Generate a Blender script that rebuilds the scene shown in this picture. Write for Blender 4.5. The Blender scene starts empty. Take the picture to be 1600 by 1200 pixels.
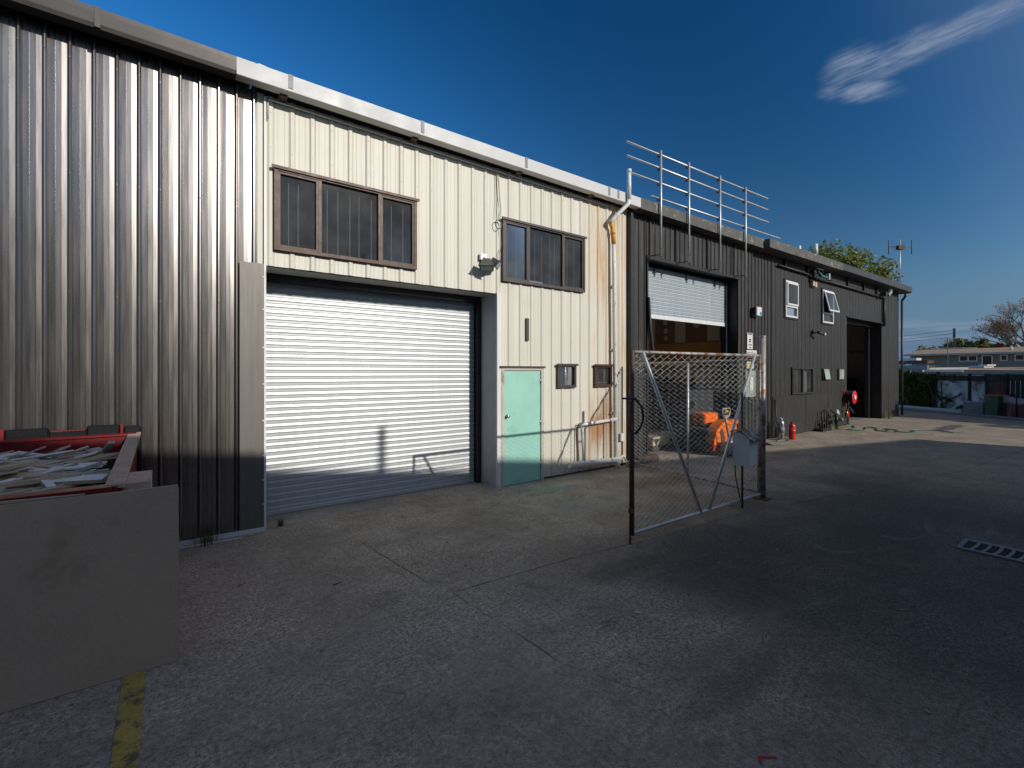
import bpy, bmesh, math, random
from mathutils import Vector, Matrix

R = math.radians
random.seed(7)
S = bpy.context.scene
COL = S.collection

# ------------------------------------------------------------------ camera
cam_d = bpy.data.cameras.new('camera')
cam = bpy.data.objects.new('camera', cam_d)
COL.objects.link(cam)
cam.location = (0, 0, 1.95)
YAW = 53.506
cam.rotation_euler = (R(90), 0, R(YAW - 90))
cam_d.sensor_width = 36
cam_d.lens = 16.3125
cam_d.shift_y = -18 / 1600
cam_d.clip_start = 0.05
cam_d.clip_end = 3000
S.camera = cam

# ------------------------------------------------------------------ light
SUN_DIR = Vector((-0.286, 1.0, -0.445)).normalized()
sun_el = math.asin(-SUN_DIR.z)
sun_az = math.atan2(-SUN_DIR.x, -SUN_DIR.y)       # clockwise from +Y
sd = bpy.data.lights.new('sun', 'SUN')
sun = bpy.data.objects.new('sun', sd)
COL.objects.link(sun)
sun.rotation_euler = SUN_DIR.to_track_quat('-Z', 'Y').to_euler()
sd.energy = 3.4
sd.angle = R(0.62)
sd.color = (1.0, 0.945, 0.855)

S.view_settings.view_transform = 'Standard'
S.view_settings.look = 'None'
S.view_settings.gamma = 1
S.view_settings.use_curve_mapping = False
S.view_settings.exposure = 0.0
S.render.engine = 'CYCLES'
S.cycles.max_bounces = 7
S.cycles.diffuse_bounces = 3
S.cycles.transparent_max_bounces = 12
S.cycles.caustics_reflective = False
S.cycles.caustics_refractive = False


# ------------------------------------------------------------------ node helpers
class NT:
    def __init__(self, tree):
        self.t = tree
        self.n = tree.nodes
        self.l = tree.links

    def node(self, typ, **kw):
        nd = self.n.new(typ)
        for k, v in kw.items():
            setattr(nd, k, v)
        return nd

    def put(self, sock, v):
        if isinstance(v, bpy.types.NodeSocket):
            self.l.new(v, sock)
        elif v is not None:
            if hasattr(sock.default_value, '__len__') and not hasattr(v, '__len__'):
                v = [v] * len(sock.default_value)
            if hasattr(sock.default_value, '__len__') and len(sock.default_value) == 4 and len(v) == 3:
                v = (*v, 1)
            sock.default_value = v

    def math(self, op, a, b=None, c=None, clamp=False):
        nd = self.node('ShaderNodeMath', operation=op, use_clamp=clamp)
        self.put(nd.inputs[0], a)
        if b is not None: self.put(nd.inputs[1], b)
        if c is not None: self.put(nd.inputs[2], c)
        return nd.outputs[0]

    def vmath(self, op, a, b=None):
        nd = self.node('ShaderNodeVectorMath', operation=op)
        self.put(nd.inputs[0], a)
        if b is not None: self.put(nd.inputs[1], b)
        return nd.outputs['Value'] if op in ('DOT_PRODUCT', 'LENGTH', 'DISTANCE') else nd.outputs[0]

    def mix(self, f, a, b, mode='MIX'):
        nd = self.node('ShaderNodeMix', data_type='RGBA', blend_type=mode)
        nd.clamp_factor = True
        self.put(nd.inputs[0], f)
        self.put(nd.inputs[6], a)
        self.put(nd.inputs[7], b)
        return nd.outputs[2]

    def noise(self, vec, scale, detail=4, rough=0.55, dist=0.0):
        nd = self.node('ShaderNodeTexNoise')
        if vec is not None: self.put(nd.inputs['Vector'], vec)
        nd.inputs['Scale'].default_value = scale
        nd.inputs['Detail'].default_value = detail
        nd.inputs['Roughness'].default_value = rough
        nd.inputs['Distortion'].default_value = dist
        return nd.outputs[0]

    def ramp(self, f, lo, hi, a=0.0, b=1.0, smooth=True):
        nd = self.node('ShaderNodeMapRange', interpolation_type='SMOOTHSTEP' if smooth else 'LINEAR')
        self.put(nd.inputs[0], f)
        nd.inputs[1].default_value = lo
        nd.inputs[2].default_value = hi
        nd.inputs[3].default_value = a
        nd.inputs[4].default_value = b
        return nd.outputs[0]

    def mapping(self, vec, scale=(1, 1, 1), loc=(0, 0, 0), rot=(0, 0, 0)):
        nd = self.node('ShaderNodeMapping')
        self.put(nd.inputs[0], vec)
        nd.inputs[1].default_value = loc
        nd.inputs[2].default_value = rot
        nd.inputs[3].default_value = scale
        return nd.outputs[0]

    def sep(self, vec):
        nd = self.node('ShaderNodeSeparateXYZ')
        self.put(nd.inputs[0], vec)
        return nd.outputs

    def bump(self, h, strength, dist=0.01):
        nd = self.node('ShaderNodeBump')
        nd.inputs['Strength'].default_value = strength
        nd.inputs['Distance'].default_value = dist
        self.put(nd.inputs['Height'], h)
        return nd.outputs[0]


def new_mat(name):
    m = bpy.data.materials.new(name)
    m.use_nodes = True
    nt = NT(m.node_tree)
    nt.n.clear()
    out = nt.node('ShaderNodeOutputMaterial')
    p = nt.node('ShaderNodeBsdfPrincipled')
    nt.l.new(p.outputs[0], out.inputs[0])
    nt.out = out
    pos = nt.node('ShaderNodeNewGeometry').outputs['Position']
    return m, nt, p, pos


def simple(name, col, rough=0.6, metal=0.0, var=0.25, scale=3.0, dirt=None, dirt_amt=0.0, dirt_scale=2.0,
           bump=0.0, bscale=60, streak=False, spec=0.5, fine=0.0):
    """worn material: base colour broken up by noise, patches of dirt or rust of their own shape"""
    m, nt, p, pos = new_mat(name)
    v = nt.mapping(pos, (9, 9, .5)) if streak else pos
    n1 = nt.noise(v, scale, 5, .6)
    dark = tuple(c * (1 - var) for c in col)
    lite = tuple(min(1, c * (1 + var * .6)) for c in col)
    c = nt.mix(nt.ramp(n1, .3, .7), dark, lite)
    if fine:
        n3 = nt.noise(pos, 90, 2, .6)
        c = nt.mix(fine, c, nt.mix(nt.ramp(n3, .3, .7), tuple(x * .6 for x in col), tuple(min(1, x * 1.4) for x in col)))
    if dirt is not None:
        n2 = nt.noise(nt.mapping(pos, (6, 6, .9)) if streak else pos, dirt_scale, 7, .7)
        c = nt.mix(nt.ramp(n2, .62 - dirt_amt * .3, .72 - dirt_amt * .2), c, dirt)
    nt.put(p.inputs['Base Color'], c)
    r = nt.ramp(nt.noise(v, scale * 2.3, 4), .25, .75, max(0.02, rough - (.04 if streak or metal > .05 else .1)), min(1, rough + (.04 if streak or metal > .05 else .1)))
    nt.put(p.inputs['Roughness'], r)
    p.inputs['Metallic'].default_value = metal
    p.inputs['Specular IOR Level'].default_value = spec
    if bump:
        nt.put(p.inputs['Normal'], nt.bump(nt.noise(pos, bscale, 4), bump, .004))
    return m


# ------------------------------------------------------------------ world: clear afternoon sky with cirrus
W = bpy.data.worlds.new('World')
S.world = W
W.use_nodes = True
nt = NT(W.node_tree)
nt.n.clear()
wo = nt.node('ShaderNodeOutputWorld')
bg = nt.node('ShaderNodeBackground')
nt.l.new(bg.outputs[0], wo.inputs[0])
sky = nt.node('ShaderNodeTexSky', sky_type='NISHITA')
sky.sun_disc = False
sky.sun_elevation = sun_el
sky.sun_rotation = sun_az
sky.altitude = 0
sky.air_density = 1.0
sky.dust_density = 0.05
sky.ozone_density = 2.0
SKY_STRENGTH = 0.085
gam = nt.node('ShaderNodeGamma')
nt.put(gam.inputs[0], sky.outputs[0])
gam.inputs[1].default_value = 1.0
dirv = nt.node('ShaderNodeTexCoord').outputs['Generated']
dx, dy, dz = nt.sep(dirv)
zc = nt.math('MAXIMUM', dz, 0.02)
px_ = nt.math('DIVIDE', dx, zc)
py_ = nt.math('DIVIDE', dy, zc)
comb = nt.node('ShaderNodeCombineXYZ')
nt.put(comb.inputs[0], px_); nt.put(comb.inputs[1], py_)
pv = comb.outputs[0]
# wisp of cirrus: long soft streak with a forked tail
def blob(cx, cy, rx, ry, rot):
    q = nt.mapping(pv, (1, 1, 1), (-cx, -cy, 0))
    q = nt.mapping(q, (1, 1, 1), (0, 0, 0), (0, 0, -rot))
    q = nt.mapping(q, (1 / rx, 1 / ry, 1))
    warp = nt.noise(nt.mapping(pv, (5, 5, 1)), 1.0, 3)
    d = nt.vmath('LENGTH', q)
    d = nt.math('ADD', d, nt.math('MULTIPLY', nt.math('SUBTRACT', warp, .5), 1.1))
    return nt.ramp(d, .12, 1.05, 1, 0)
wisp = nt.math('MULTIPLY', blob(1.85, .34, .13, .36, 0), .85)
wisp = nt.math('MAXIMUM', wisp, blob(1.80, .555, .15, .12, 0))
wisp = nt.math('MAXIMUM', wisp, nt.math('MULTIPLY', blob(1.98, .60, .17, .085, -.5), .9))
fib = nt.noise(nt.mapping(pv, (30, 5, 1), (0, 0, 0), (0, 0, .12)), 1.0, 7, .66, 1.0)
fib2 = nt.noise(nt.mapping(pv, (9, 6, 1)), 1.0, 5, .6, .6)
wisp = nt.math('MULTIPLY', wisp, nt.math('ADD', nt.math('MULTIPLY', nt.ramp(fib, .30, .78), .6), nt.math('MULTIPLY', nt.ramp(fib2, .28, .75), .55)))
wisp = nt.math('MULTIPLY', wisp, .88)
# low band of thin cloud near the horizon
hz = nt.noise(nt.mapping(dirv, (5, 5, 60)), 1.0, 5, .6, .3)
band = nt.math('MULTIPLY', nt.ramp(hz, .42, .72), nt.math('MULTIPLY', nt.ramp(dz, .02, .05), nt.ramp(dz, .062, .10, 1, 0)))
band = nt.math('MULTIPLY', band, .55)
mask = nt.math('ADD', wisp, band, clamp=True)
hs = nt.node('ShaderNodeHueSaturation')
nt.put(hs.inputs['Color'], gam.outputs[0])
hs.inputs['Hue'].default_value = .507
hs.inputs['Saturation'].default_value = 1.42
hs.inputs['Value'].default_value = 3.5
# clear air is deepest blue at right angles to the sun
sdot = nt.vmath('DOT_PRODUCT', dirv, tuple(-SUN_DIR))
deep = nt.math('SUBTRACT', 1.0, nt.math('MULTIPLY', .785, nt.math('SUBTRACT', 1.0, nt.math('MULTIPLY', sdot, sdot))))
clear = nt.mix(1.0, hs.outputs[0], deep, 'MULTIPLY')
clear = nt.mix(nt.ramp(dz, .0, .22, .9, 0), clear, (.78, 1.75, 3.6))      # low haze layer over the horizon
cl = nt.mix(mask, clear, (3.9, 4.6, 6.0))
# unseen bright haze added behind the camera as fill for the shaded yard
fill_haze = nt.ramp(sdot, .15, .8)
fill_haze = nt.math('MULTIPLY', fill_haze, nt.ramp(nt.noise(nt.mapping(dirv, (3, 3, 5)), 1.0, 4), .25, .7, .55, 1))
cl = nt.mix(fill_haze, cl, (3.6, 3.7, 3.9))
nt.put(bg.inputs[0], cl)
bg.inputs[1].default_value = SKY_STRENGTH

# ------------------------------------------------------------------ materials
M = {}
M['brown_metal'] = simple('brown_metal', (.255, .236, .221), .28, .92, .06, 1.2, streak=True, dirt=(.24, .21, .18), dirt_amt=.05)
_m = M['brown_metal']; _nt = NT(_m.node_tree); _p = [n for n in _nt.n if n.type == 'BSDF_PRINCIPLED'][0]
_pos = _nt.node('ShaderNodeNewGeometry').outputs['Position']
_nt.put(_p.inputs['Normal'], _nt.bump(_nt.noise(_nt.mapping(_pos, (5, 5, .8)), 1.0, 2), .3, .004))     # oil canning of thin sheet
M['brown_plate'] = simple('brown_plate', (.165, .15, .138), .5, .4, .10, 2.0, streak=True, dirt=(.22, .195, .165), dirt_amt=.12)
M['brown_gutter'] = simple('brown_gutter', (.075, .067, .062), .45, .3, .12, 2.0)
M['white_metal'] = simple('white_metal', (.74, .74, .72), .45, 0, .08, 2, dirt=(.5, .48, .43), dirt_amt=.12, streak=True)
M['grey_strap'] = simple('grey_strap', (.24, .245, .26), .55, .1, .15, 4)
M['gutter_white'] = simple('gutter_white', (.60, .60, .585), .5, 0, .05, 1.2)
M['pvc'] = simple('pvc', (.78, .77, .74), .4, 0, .08, 5, dirt=(.45, .4, .33), dirt_amt=.2, dirt_scale=5)
M['pvc_orange'] = simple('pvc_orange', (.75, .36, .05), .45, 0, .15, 5)
M['galv'] = simple('galv', (.62, .64, .65), .42, .55, .15, 6, dirt=(.33, .17, .08), dirt_amt=.06, dirt_scale=9)
M['galv_rust'] = simple('galv_rust', (.40, .39, .37), .55, .35, .2, 8, dirt=(.24, .10, .045), dirt_amt=.55, dirt_scale=7)
M['wire'] = simple('wire', (.62, .61, .57), .55, 0, .15, 10, dirt=(.3, .2, .13), dirt_amt=.2, dirt_scale=4)
M['rust'] = simple('rust', (.12, .062, .035), .8, 0, .4, 9, dirt=(.22, .1, .045), dirt_amt=.3, dirt_scale=12)
M['shutter'] = simple('shutter', (.55, .57, .585), .42, .3, .07, 1.6, dirt=(.5, .51, .5), dirt_amt=.12, streak=True)
M['shutter_blue'] = simple('shutter_blue', (.40, .45, .49), .45, .15, .08, 1.6, dirt=(.3, .3, .28), dirt_amt=.15, streak=True)
M['black_rail'] = simple('black_rail', (.018, .018, .02), .5, 0, .2, 6)
M['dark_void'] = simple('dark_void', (.03, .028, .027), .8, 0, .2, 2)
M['reveal'] = simple('reveal', (.45, .47, .48), .55, 0, .1, 2, dirt=(.28, .24, .18), dirt_amt=.25)
M['soffit'] = simple('soffit', (.42, .43, .40), .6, 0, .1, 2)
M['bronze'] = simple('bronze', (.078, .044, .032), .45, .06, .04, 5, spec=.3)
M['bronze_dark'] = simple('bronze_dark', (.075, .058, .052), .42, .15, .12, 5)
M['green_door'] = simple('green_door', (.34, .645, .54), .45, 0, .06, 2.5, dirt=(.24, .48, .41), dirt_amt=.12, dirt_scale=3)
M['door_frame'] = simple('door_frame', (.52, .49, .42), .55, 0, .1, 4, dirt=(.3, .22, .14), dirt_amt=.2)
M['steel'] = simple('steel', (.6, .6, .6), .25, 1, .1, 8)
M['lamp_green'] = simple('lamp_green', (.10, .105, .085), .55, 0, .3, 20)
M['lens'] = simple('lens', (.55, .57, .55), .12, 0, .1, 6)
M['cable'] = simple('cable', (.16, .15, .13), .6, 0, .2, 20)
M['black_paint'] = simple('black_paint', (.029, .027, .0255), .55, 0, .28, 1.8, streak=True, dirt=(.058, .053, .048), dirt_amt=.35, dirt_scale=1.2)
M['black_board'] = simple('black_board', (.020, .0192, .0183), .6, 0, .28, 1.3, dirt=(.045, .042, .038), dirt_amt=.3, dirt_scale=1.6, streak=True)
M['black_trim'] = simple('black_trim', (.014, .014, .015), .55, 0, .3, 4)
M['concrete_gutter'] = simple('concrete_gutter', (.10, .096, .088), .75, 0, .35, 3, dirt=(.36, .33, .28), dirt_amt=.22, dirt_scale=4, fine=.4)
M['dark_gutter'] = simple('dark_gutter', (.055, .055, .057), .5, .2, .15, 3)
M['white_frame'] = simple('white_frame', (.72, .72, .70), .4, 0, .06, 4)
M['ply'] = simple('ply', (.62, .27, .06), .7, 0, .2, .9)
M['ply_dark'] = simple('ply_dark', (.26, .14, .07), .75, 0, .2, 1.2)
M['paper'] = simple('paper', (.62, .54, .40), .8, 0, .12, 3)
M['inner_wall'] = simple('inner_wall', (.30, .26, .235), .8, 0, .2, 2, streak=True)
M['inner_floor'] = simple('inner_floor', (.22, .21, .19), .7, 0, .2, 2)
M['red_paint'] = simple('red_paint', (.22, .011, .014), .45, 0, .25, 4, dirt=(.12, .02, .015), dirt_amt=.25, dirt_scale=6)
M['worn_rim'] = simple('worn_rim', (.60, .44, .345), .7, 0, .25, 7, dirt=(.36, .09, .07), dirt_amt=.25, dirt_scale=12, fine=.4)
M['board_mdf'] = simple('board_mdf', (.52, .395, .285), .8, 0, .06, 1.3, dirt=(.40, .30, .21), dirt_amt=.35, dirt_scale=1.1, fine=.16)
M['board_edge'] = simple('board_edge', (.5, .41, .3), .85, 0, .15, 9)
M['tarp'] = simple('tarp', (.010, .011, .015), .6, 0, .3, 5, spec=.2, bump=.3, bscale=14)
M['timber'] = simple('timber', (.60, .45, .31), .8, 0, .25, 5, fine=.2)
M['timber_white'] = simple('timber_white', (.86, .86, .85), .6, 0, .1, 4)
M['timber_grey'] = simple('timber_grey', (.52, .48, .43), .75, 0, .2, 5, fine=.2)
M['timber_dark'] = simple('timber_dark', (.09, .06, .042), .85, 0, .3, 5, fine=.3)
M['letterbox'] = simple('letterbox', (.66, .69, .69), .5, 0, .1, 5, dirt=(.2, .1, .05), dirt_amt=.08, dirt_scale=6)
M['letterbox_lid'] = simple('letterbox_lid', (.52, .55, .56), .55, 0, .1, 6, dirt=(.15, .065, .03), dirt_amt=.95, dirt_scale=9)
M['orange'] = simple('orange', (.95, .19, .015), .38, 0, .12, 6, dirt=(.25, .05, .015), dirt_amt=.2, dirt_scale=9)
M['orange_dark'] = simple('orange_dark', (.40, .05, .012), .5, 0, .2, 6)
M['rubber'] = simple('rubber', (.016, .016, .017), .75, 0, .3, 9)
M['machine_dark'] = simple('machine_dark', (.03, .03, .032), .55, 0, .3, 6)
M['yellow_plastic'] = simple('yellow_plastic', (.75, .42, .02), .5, 0, .15, 9)
M['jack_grey'] = simple('jack_grey', (.36, .37, .38), .45, .3, .15, 8)
M['ext_red'] = simple('ext_red', (.62, .035, .02), .3, 0, .1, 9)
M['ext_label'] = simple('ext_label', (.2, .21, .23), .5, 0, .08, 20)
M['reel_red'] = simple('reel_red', (.72, .012, .025), .35, 0, .08, 6)
M['brass'] = simple('brass', (.55, .36, .12), .35, .9, .15, 12)
M['hose_green'] = simple('hose_green', (.04, .16, .11), .45, 0, .25, 7)
M['alarm_white'] = simple('alarm_white', (.68, .68, .66), .45, 0, .05, 6)
M['alarm_blue'] = simple('alarm_blue', (.02, .30, .52), .4, 0, .05, 6)
M['sign_white'] = simple('sign_white', (.66, .66, .64), .55, 0, .06, 9)
M['sign_ink'] = simple('sign_ink', (.03, .03, .035), .6, 0, .1, 9)
M['sign_red'] = simple('sign_red', (.45, .03, .03), .55, 0, .1, 9)
M['sign_yellow'] = simple('sign_yellow', (.62, .48, .05), .55, 0, .1, 9)
M['pale_glass'] = simple('pale_glass', (.33, .38, .34), .25, 0, .3, 3)
M['carton'] = simple('carton', (.55, .45, .32), .8, 0, .1, 3)
M['locker'] = simple('locker', (.42, .37, .29), .55, 0, .12, 3, streak=True)
M['stock_red'] = simple('stock_red', (.14, .012, .016), .5, 0, .2, 4)
M['bark'] = simple('bark', (.16, .125, .095), .9, 0, .35, 6, bump=.5, bscale=30)
M['bark_pale'] = simple('bark_pale', (.30, .26, .21), .9, 0, .3, 6)
M['yellow_line'] = simple('yellow_line', (.46, .32, .075), .7, 0, .2, 5, dirt=(.12, .10, .07), dirt_amt=.5, dirt_scale=9, fine=.45)
M['kerb'] = simple('kerb', (.32, .30, .27), .85, 0, .2, 4, fine=.3)
M['rail_white'] = simple('rail_white', (.62, .64, .66), .5, 0, .1, 3)
M['fence_white'] = simple('fence_white', (.64, .67, .70), .7, 0, .3, 1.3, dirt=(.10, .10, .09), dirt_amt=.5, dirt_scale=1.6)
M['fence_brown'] = simple('fence_brown', (.10, .05, .032), .75, 0, .2, 3)
M['fence_dark'] = simple('fence_dark', (.035, .036, .035), .8, 0, .3, 2)
M['roof_tan'] = simple('roof_tan', (.38, .26, .165), .8, 0, .15, 2)
M['fascia_grey'] = simple('fascia_grey', (.40, .42, .43), .6, 0, .12, 2)
M['fascia_blue'] = simple('fascia_blue', (.30, .36, .42), .6, 0, .12, 2)
M['house_wall'] = simple('house_wall', (.24, .24, .215), .75, 0, .1, 1.2)
M['house_glass'] = simple('house_glass', (.035, .045, .06), .08, 0, .2, 1)
M['crate_grey'] = simple('crate_grey', (.27, .25, .25), .75, 0, .15, 3)
M['bin_green'] = simple('bin_green', (.015, .085, .035), .5, 0, .2, 4)
M['bin_orange'] = simple('bin_orange', (.65, .10, .03), .5, 0, .15, 4)
M['graffiti'] = None
M['dusty_hose'] = simple('dusty_hose', (.16, .15, .13), .8, 0, .2, 6)
M['wood_pole'] = simple('wood_pole', (.13, .12, .11), .85, 0, .2, 4)
M['gull'] = simple('gull', (.66, .64, .62), .6, 0, .1, 8)
M['neighbour'] = simple('neighbour', (.62, .56, .46), .6, 0, .15, 2)
M['red_mark'] = simple('red_mark', (.50, .03, .03), .7, 0, .2, 30, dirt=(.1, .06, .05), dirt_amt=.4, dirt_scale=40)
M['leaf_dry'] = simple('leaf_dry', (.45, .30, .16), .8, 0, .3, 30)
M['iron'] = simple('iron', (.17, .175, .18), .55, .1, .2, 12, dirt=(.16, .12, .09), dirt_amt=.2, dirt_scale=12)
M['pit'] = simple('pit', (.006, .006, .006), .9, 0, .2, 3)
M['white_chip'] = simple('white_chip', (.6, .6, .58), .7, 0, .1, 20)


def leaf_mat(name, a, b, trans=.25):
    m, nt, p, pos = new_mat(name)
    n = nt.noise(pos, 1.6, 3)
    n2 = nt.node('ShaderNodeObjectInfo').outputs['Random']
    c = nt.mix(nt.ramp(n, .3, .7), a, b)
    w = nt.noise(pos, 37, 1)
    c = nt.mix(nt.ramp(w, .35, .75, 0, .6), c, tuple(min(1, x * 1.9) for x in b))
    nt.put(p.inputs['Base Color'], c)
    p.inputs['Roughness'].default_value = .5
    tr = nt.node('ShaderNodeBsdfTranslucent')
    nt.put(tr.inputs[0], c)
    mx = nt.node('ShaderNodeMixShader')
    mx.inputs[0].default_value = trans
    nt.l.new(p.outputs[0], mx.inputs[1])
    nt.l.new(tr.outputs[0], mx.inputs[2])
    nt.l.new(mx.outputs[0], nt.out.inputs[0])
    return m


M['leaf_green'] = leaf_mat('leaf_green', (.05, .08, .015), (.20, .21, .03), .35)
M['leaf_hedge'] = leaf_mat('leaf_hedge', (.012, .028, .008), (.10, .17, .02), .45)
M['leaf_olive'] = leaf_mat('leaf_olive', (.07, .085, .02), (.20, .18, .03), .35)
M['leaf_rust'] = leaf_mat('leaf_rust', (.09, .03, .012), (.26, .09, .015))
M['leaf_autumn'] = leaf_mat('leaf_autumn', (.25, .12, .05), (.55, .26, .10))
M['twig'] = simple('twig', (.21, .19, .155), .9, 0, .3, 6)
M['white_plastic'] = leaf_mat('white_plastic', (.82, .81, .78), (.86, .85, .82), .6)
M['grass'] = leaf_mat('grass', (.03, .045, .012), (.12, .13, .03))


def cream_wall_mat():
    m, nt, p, pos = new_mat('cream_metal')
    X, Y, Z = nt.sep(pos)
    base = nt.mix(nt.ramp(nt.noise(nt.mapping(pos, (7, 7, .35)), 1, 5, .6), .3, .7), (.64, .61, .515), (.70, .67, .58))
    base = nt.mix(nt.ramp(nt.noise(pos, 1.3, 6, .65), .5, .75, 0, .35), base, (.58, .53, .42))
    # rust runs towards the downpipe end of the wall
    zone = nt.ramp(X, 6.3, 7.1)
    run = nt.noise(nt.mapping(pos, (9, 9, .28)), 1, 6, .7)
    wide = nt.noise(nt.mapping(pos, (2.2, 2.2, .35)), 1, 5, .65)
    rust = nt.math('MULTIPLY', zone, nt.ramp(run, .46, .60))
    rust = nt.math('MULTIPLY', rust, nt.ramp(wide, .38, .62))
    base = nt.mix(nt.math('MULTIPLY', zone, nt.ramp(wide, .35, .7, 0, .6)), base, (.62, .45, .24))
    base = nt.mix(nt.math('MULTIPLY', rust, .8), base, (.50, .22, .055))
    # heavy rust below the overflow pipe
    def spot(cx, cz, rx, rz):
        a = nt.math('DIVIDE', nt.math('SUBTRACT', X, cx), rx)
        b = nt.math('DIVIDE', nt.math('SUBTRACT', Z, cz), rz)
        d = nt.math('SQRT', nt.math('ADD', nt.math('MULTIPLY', a, a), nt.math('MULTIPLY', b, b)))
        d = nt.math('ADD', d, nt.math('MULTIPLY', nt.math('SUBTRACT', nt.noise(nt.mapping(pos, (8, 8, 2)), 1, 6, .7), .5), 1.6))
        return nt.ramp(d, .25, 1.0, 1, 0)
    sp = nt.math('MAXIMUM', spot(6.95, .85, .34, .55), nt.math('MULTIPLY', spot(7.1, 1.0, .5, .8), .6))
    base = nt.mix(nt.math('MULTIPLY', sp, .8), base, (.42, .17, .04))
    low = nt.math('MULTIPLY', nt.ramp(Z, .02, .7, 1, 0), nt.ramp(nt.noise(nt.mapping(pos, (5, 5, 1.5)), 1, 6, .7), .42, .7))
    base = nt.mix(nt.math('MULTIPLY', low, .55), base, (.36, .31, .22))
    # faint drip marks under the wall top and sills
    drip = nt.noise(nt.mapping(pos, (16, 16, .22)), 1, 4, .6)
    base = nt.mix(nt.ramp(drip, .60, .75, 0, .3), base, (.50, .43, .30))
    nt.put(p.inputs['Base Color'], base)
    p.inputs['Roughness'].default_value = .5
    return m


M['cream_metal'] = cream_wall_mat()


def glass_mat(name, tint=(.55, .57, .6), refl=.9):
    m, nt, p, pos = new_mat(name)
    tr = nt.node('ShaderNodeBsdfTransparent')
    tr.inputs[0].default_value = (*tint, 1)
    gl = nt.node('ShaderNodeBsdfGlossy')
    gl.inputs['Roughness'].default_value = .03
    gl.inputs['Color'].default_value = (refl, refl, refl, 1)
    n = nt.bump(nt.noise(pos, 1.2, 2), .04, .05)
    nt.put(gl.inputs['Normal'], n)
    fr = nt.node('ShaderNodeFresnel')
    fr.inputs[0].default_value = 1.5
    mx = nt.node('ShaderNodeMixShader')
    nt.l.new(fr.outputs[0], mx.inputs[0])
    nt.l.new(tr.outputs[0], mx.inputs[1])
    nt.l.new(gl.outputs[0], mx.inputs[2])
    # film of dust over the pane
    df = nt.node('ShaderNodeBsdfDiffuse')
    df.inputs[0].default_value = (.3, .3, .29, 1)
    mx2 = nt.node('ShaderNodeMixShader')
    nt.put(mx2.inputs[0], nt.ramp(nt.noise(pos, 2.5, 5, .6), .3, .8, .07, .2))
    nt.l.new(mx.outputs[0], mx2.inputs[1])
    nt.l.new(df.outputs[0], mx2.inputs[2])
    nt.l.new(mx2.outputs[0], nt.out.inputs[0])
    return m


M['glass'] = glass_mat('glass')
m, nt, p, pos = new_mat('added_roof_light')           # unseen translucent roof sheet, added to brighten the bay inside
tl = nt.node('ShaderNodeBsdfTranslucent'); tl.inputs[0].default_value = (.8, .76, .66, 1)
nt.l.new(tl.outputs[0], nt.out.inputs[0])
M['added_roof_light'] = m


def graffiti_mat():
    m, nt, p, pos = new_mat('stained_board')
    X, Y, Z = nt.sep(pos)
    n = nt.noise(nt.mapping(pos, (3, 3, 1.2)), 1.6, 4, .6)
    f = nt.math('ADD', nt.ramp(Z, .35, .95, .55, -.25), n)
    c = nt.mix(nt.ramp(f, .55, .7), (.50, .47, .50), (.16, .025, .05))
    c = nt.mix(nt.ramp(nt.noise(nt.mapping(pos, (9, 9, .6)), 1.5, 3), .6, .68, 0, .7), c, (.45, .38, .45))
    nt.put(p.inputs['Base Color'], c)
    p.inputs['Roughness'].default_value = .6
    return m


M['graffiti'] = graffiti_mat()


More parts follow.
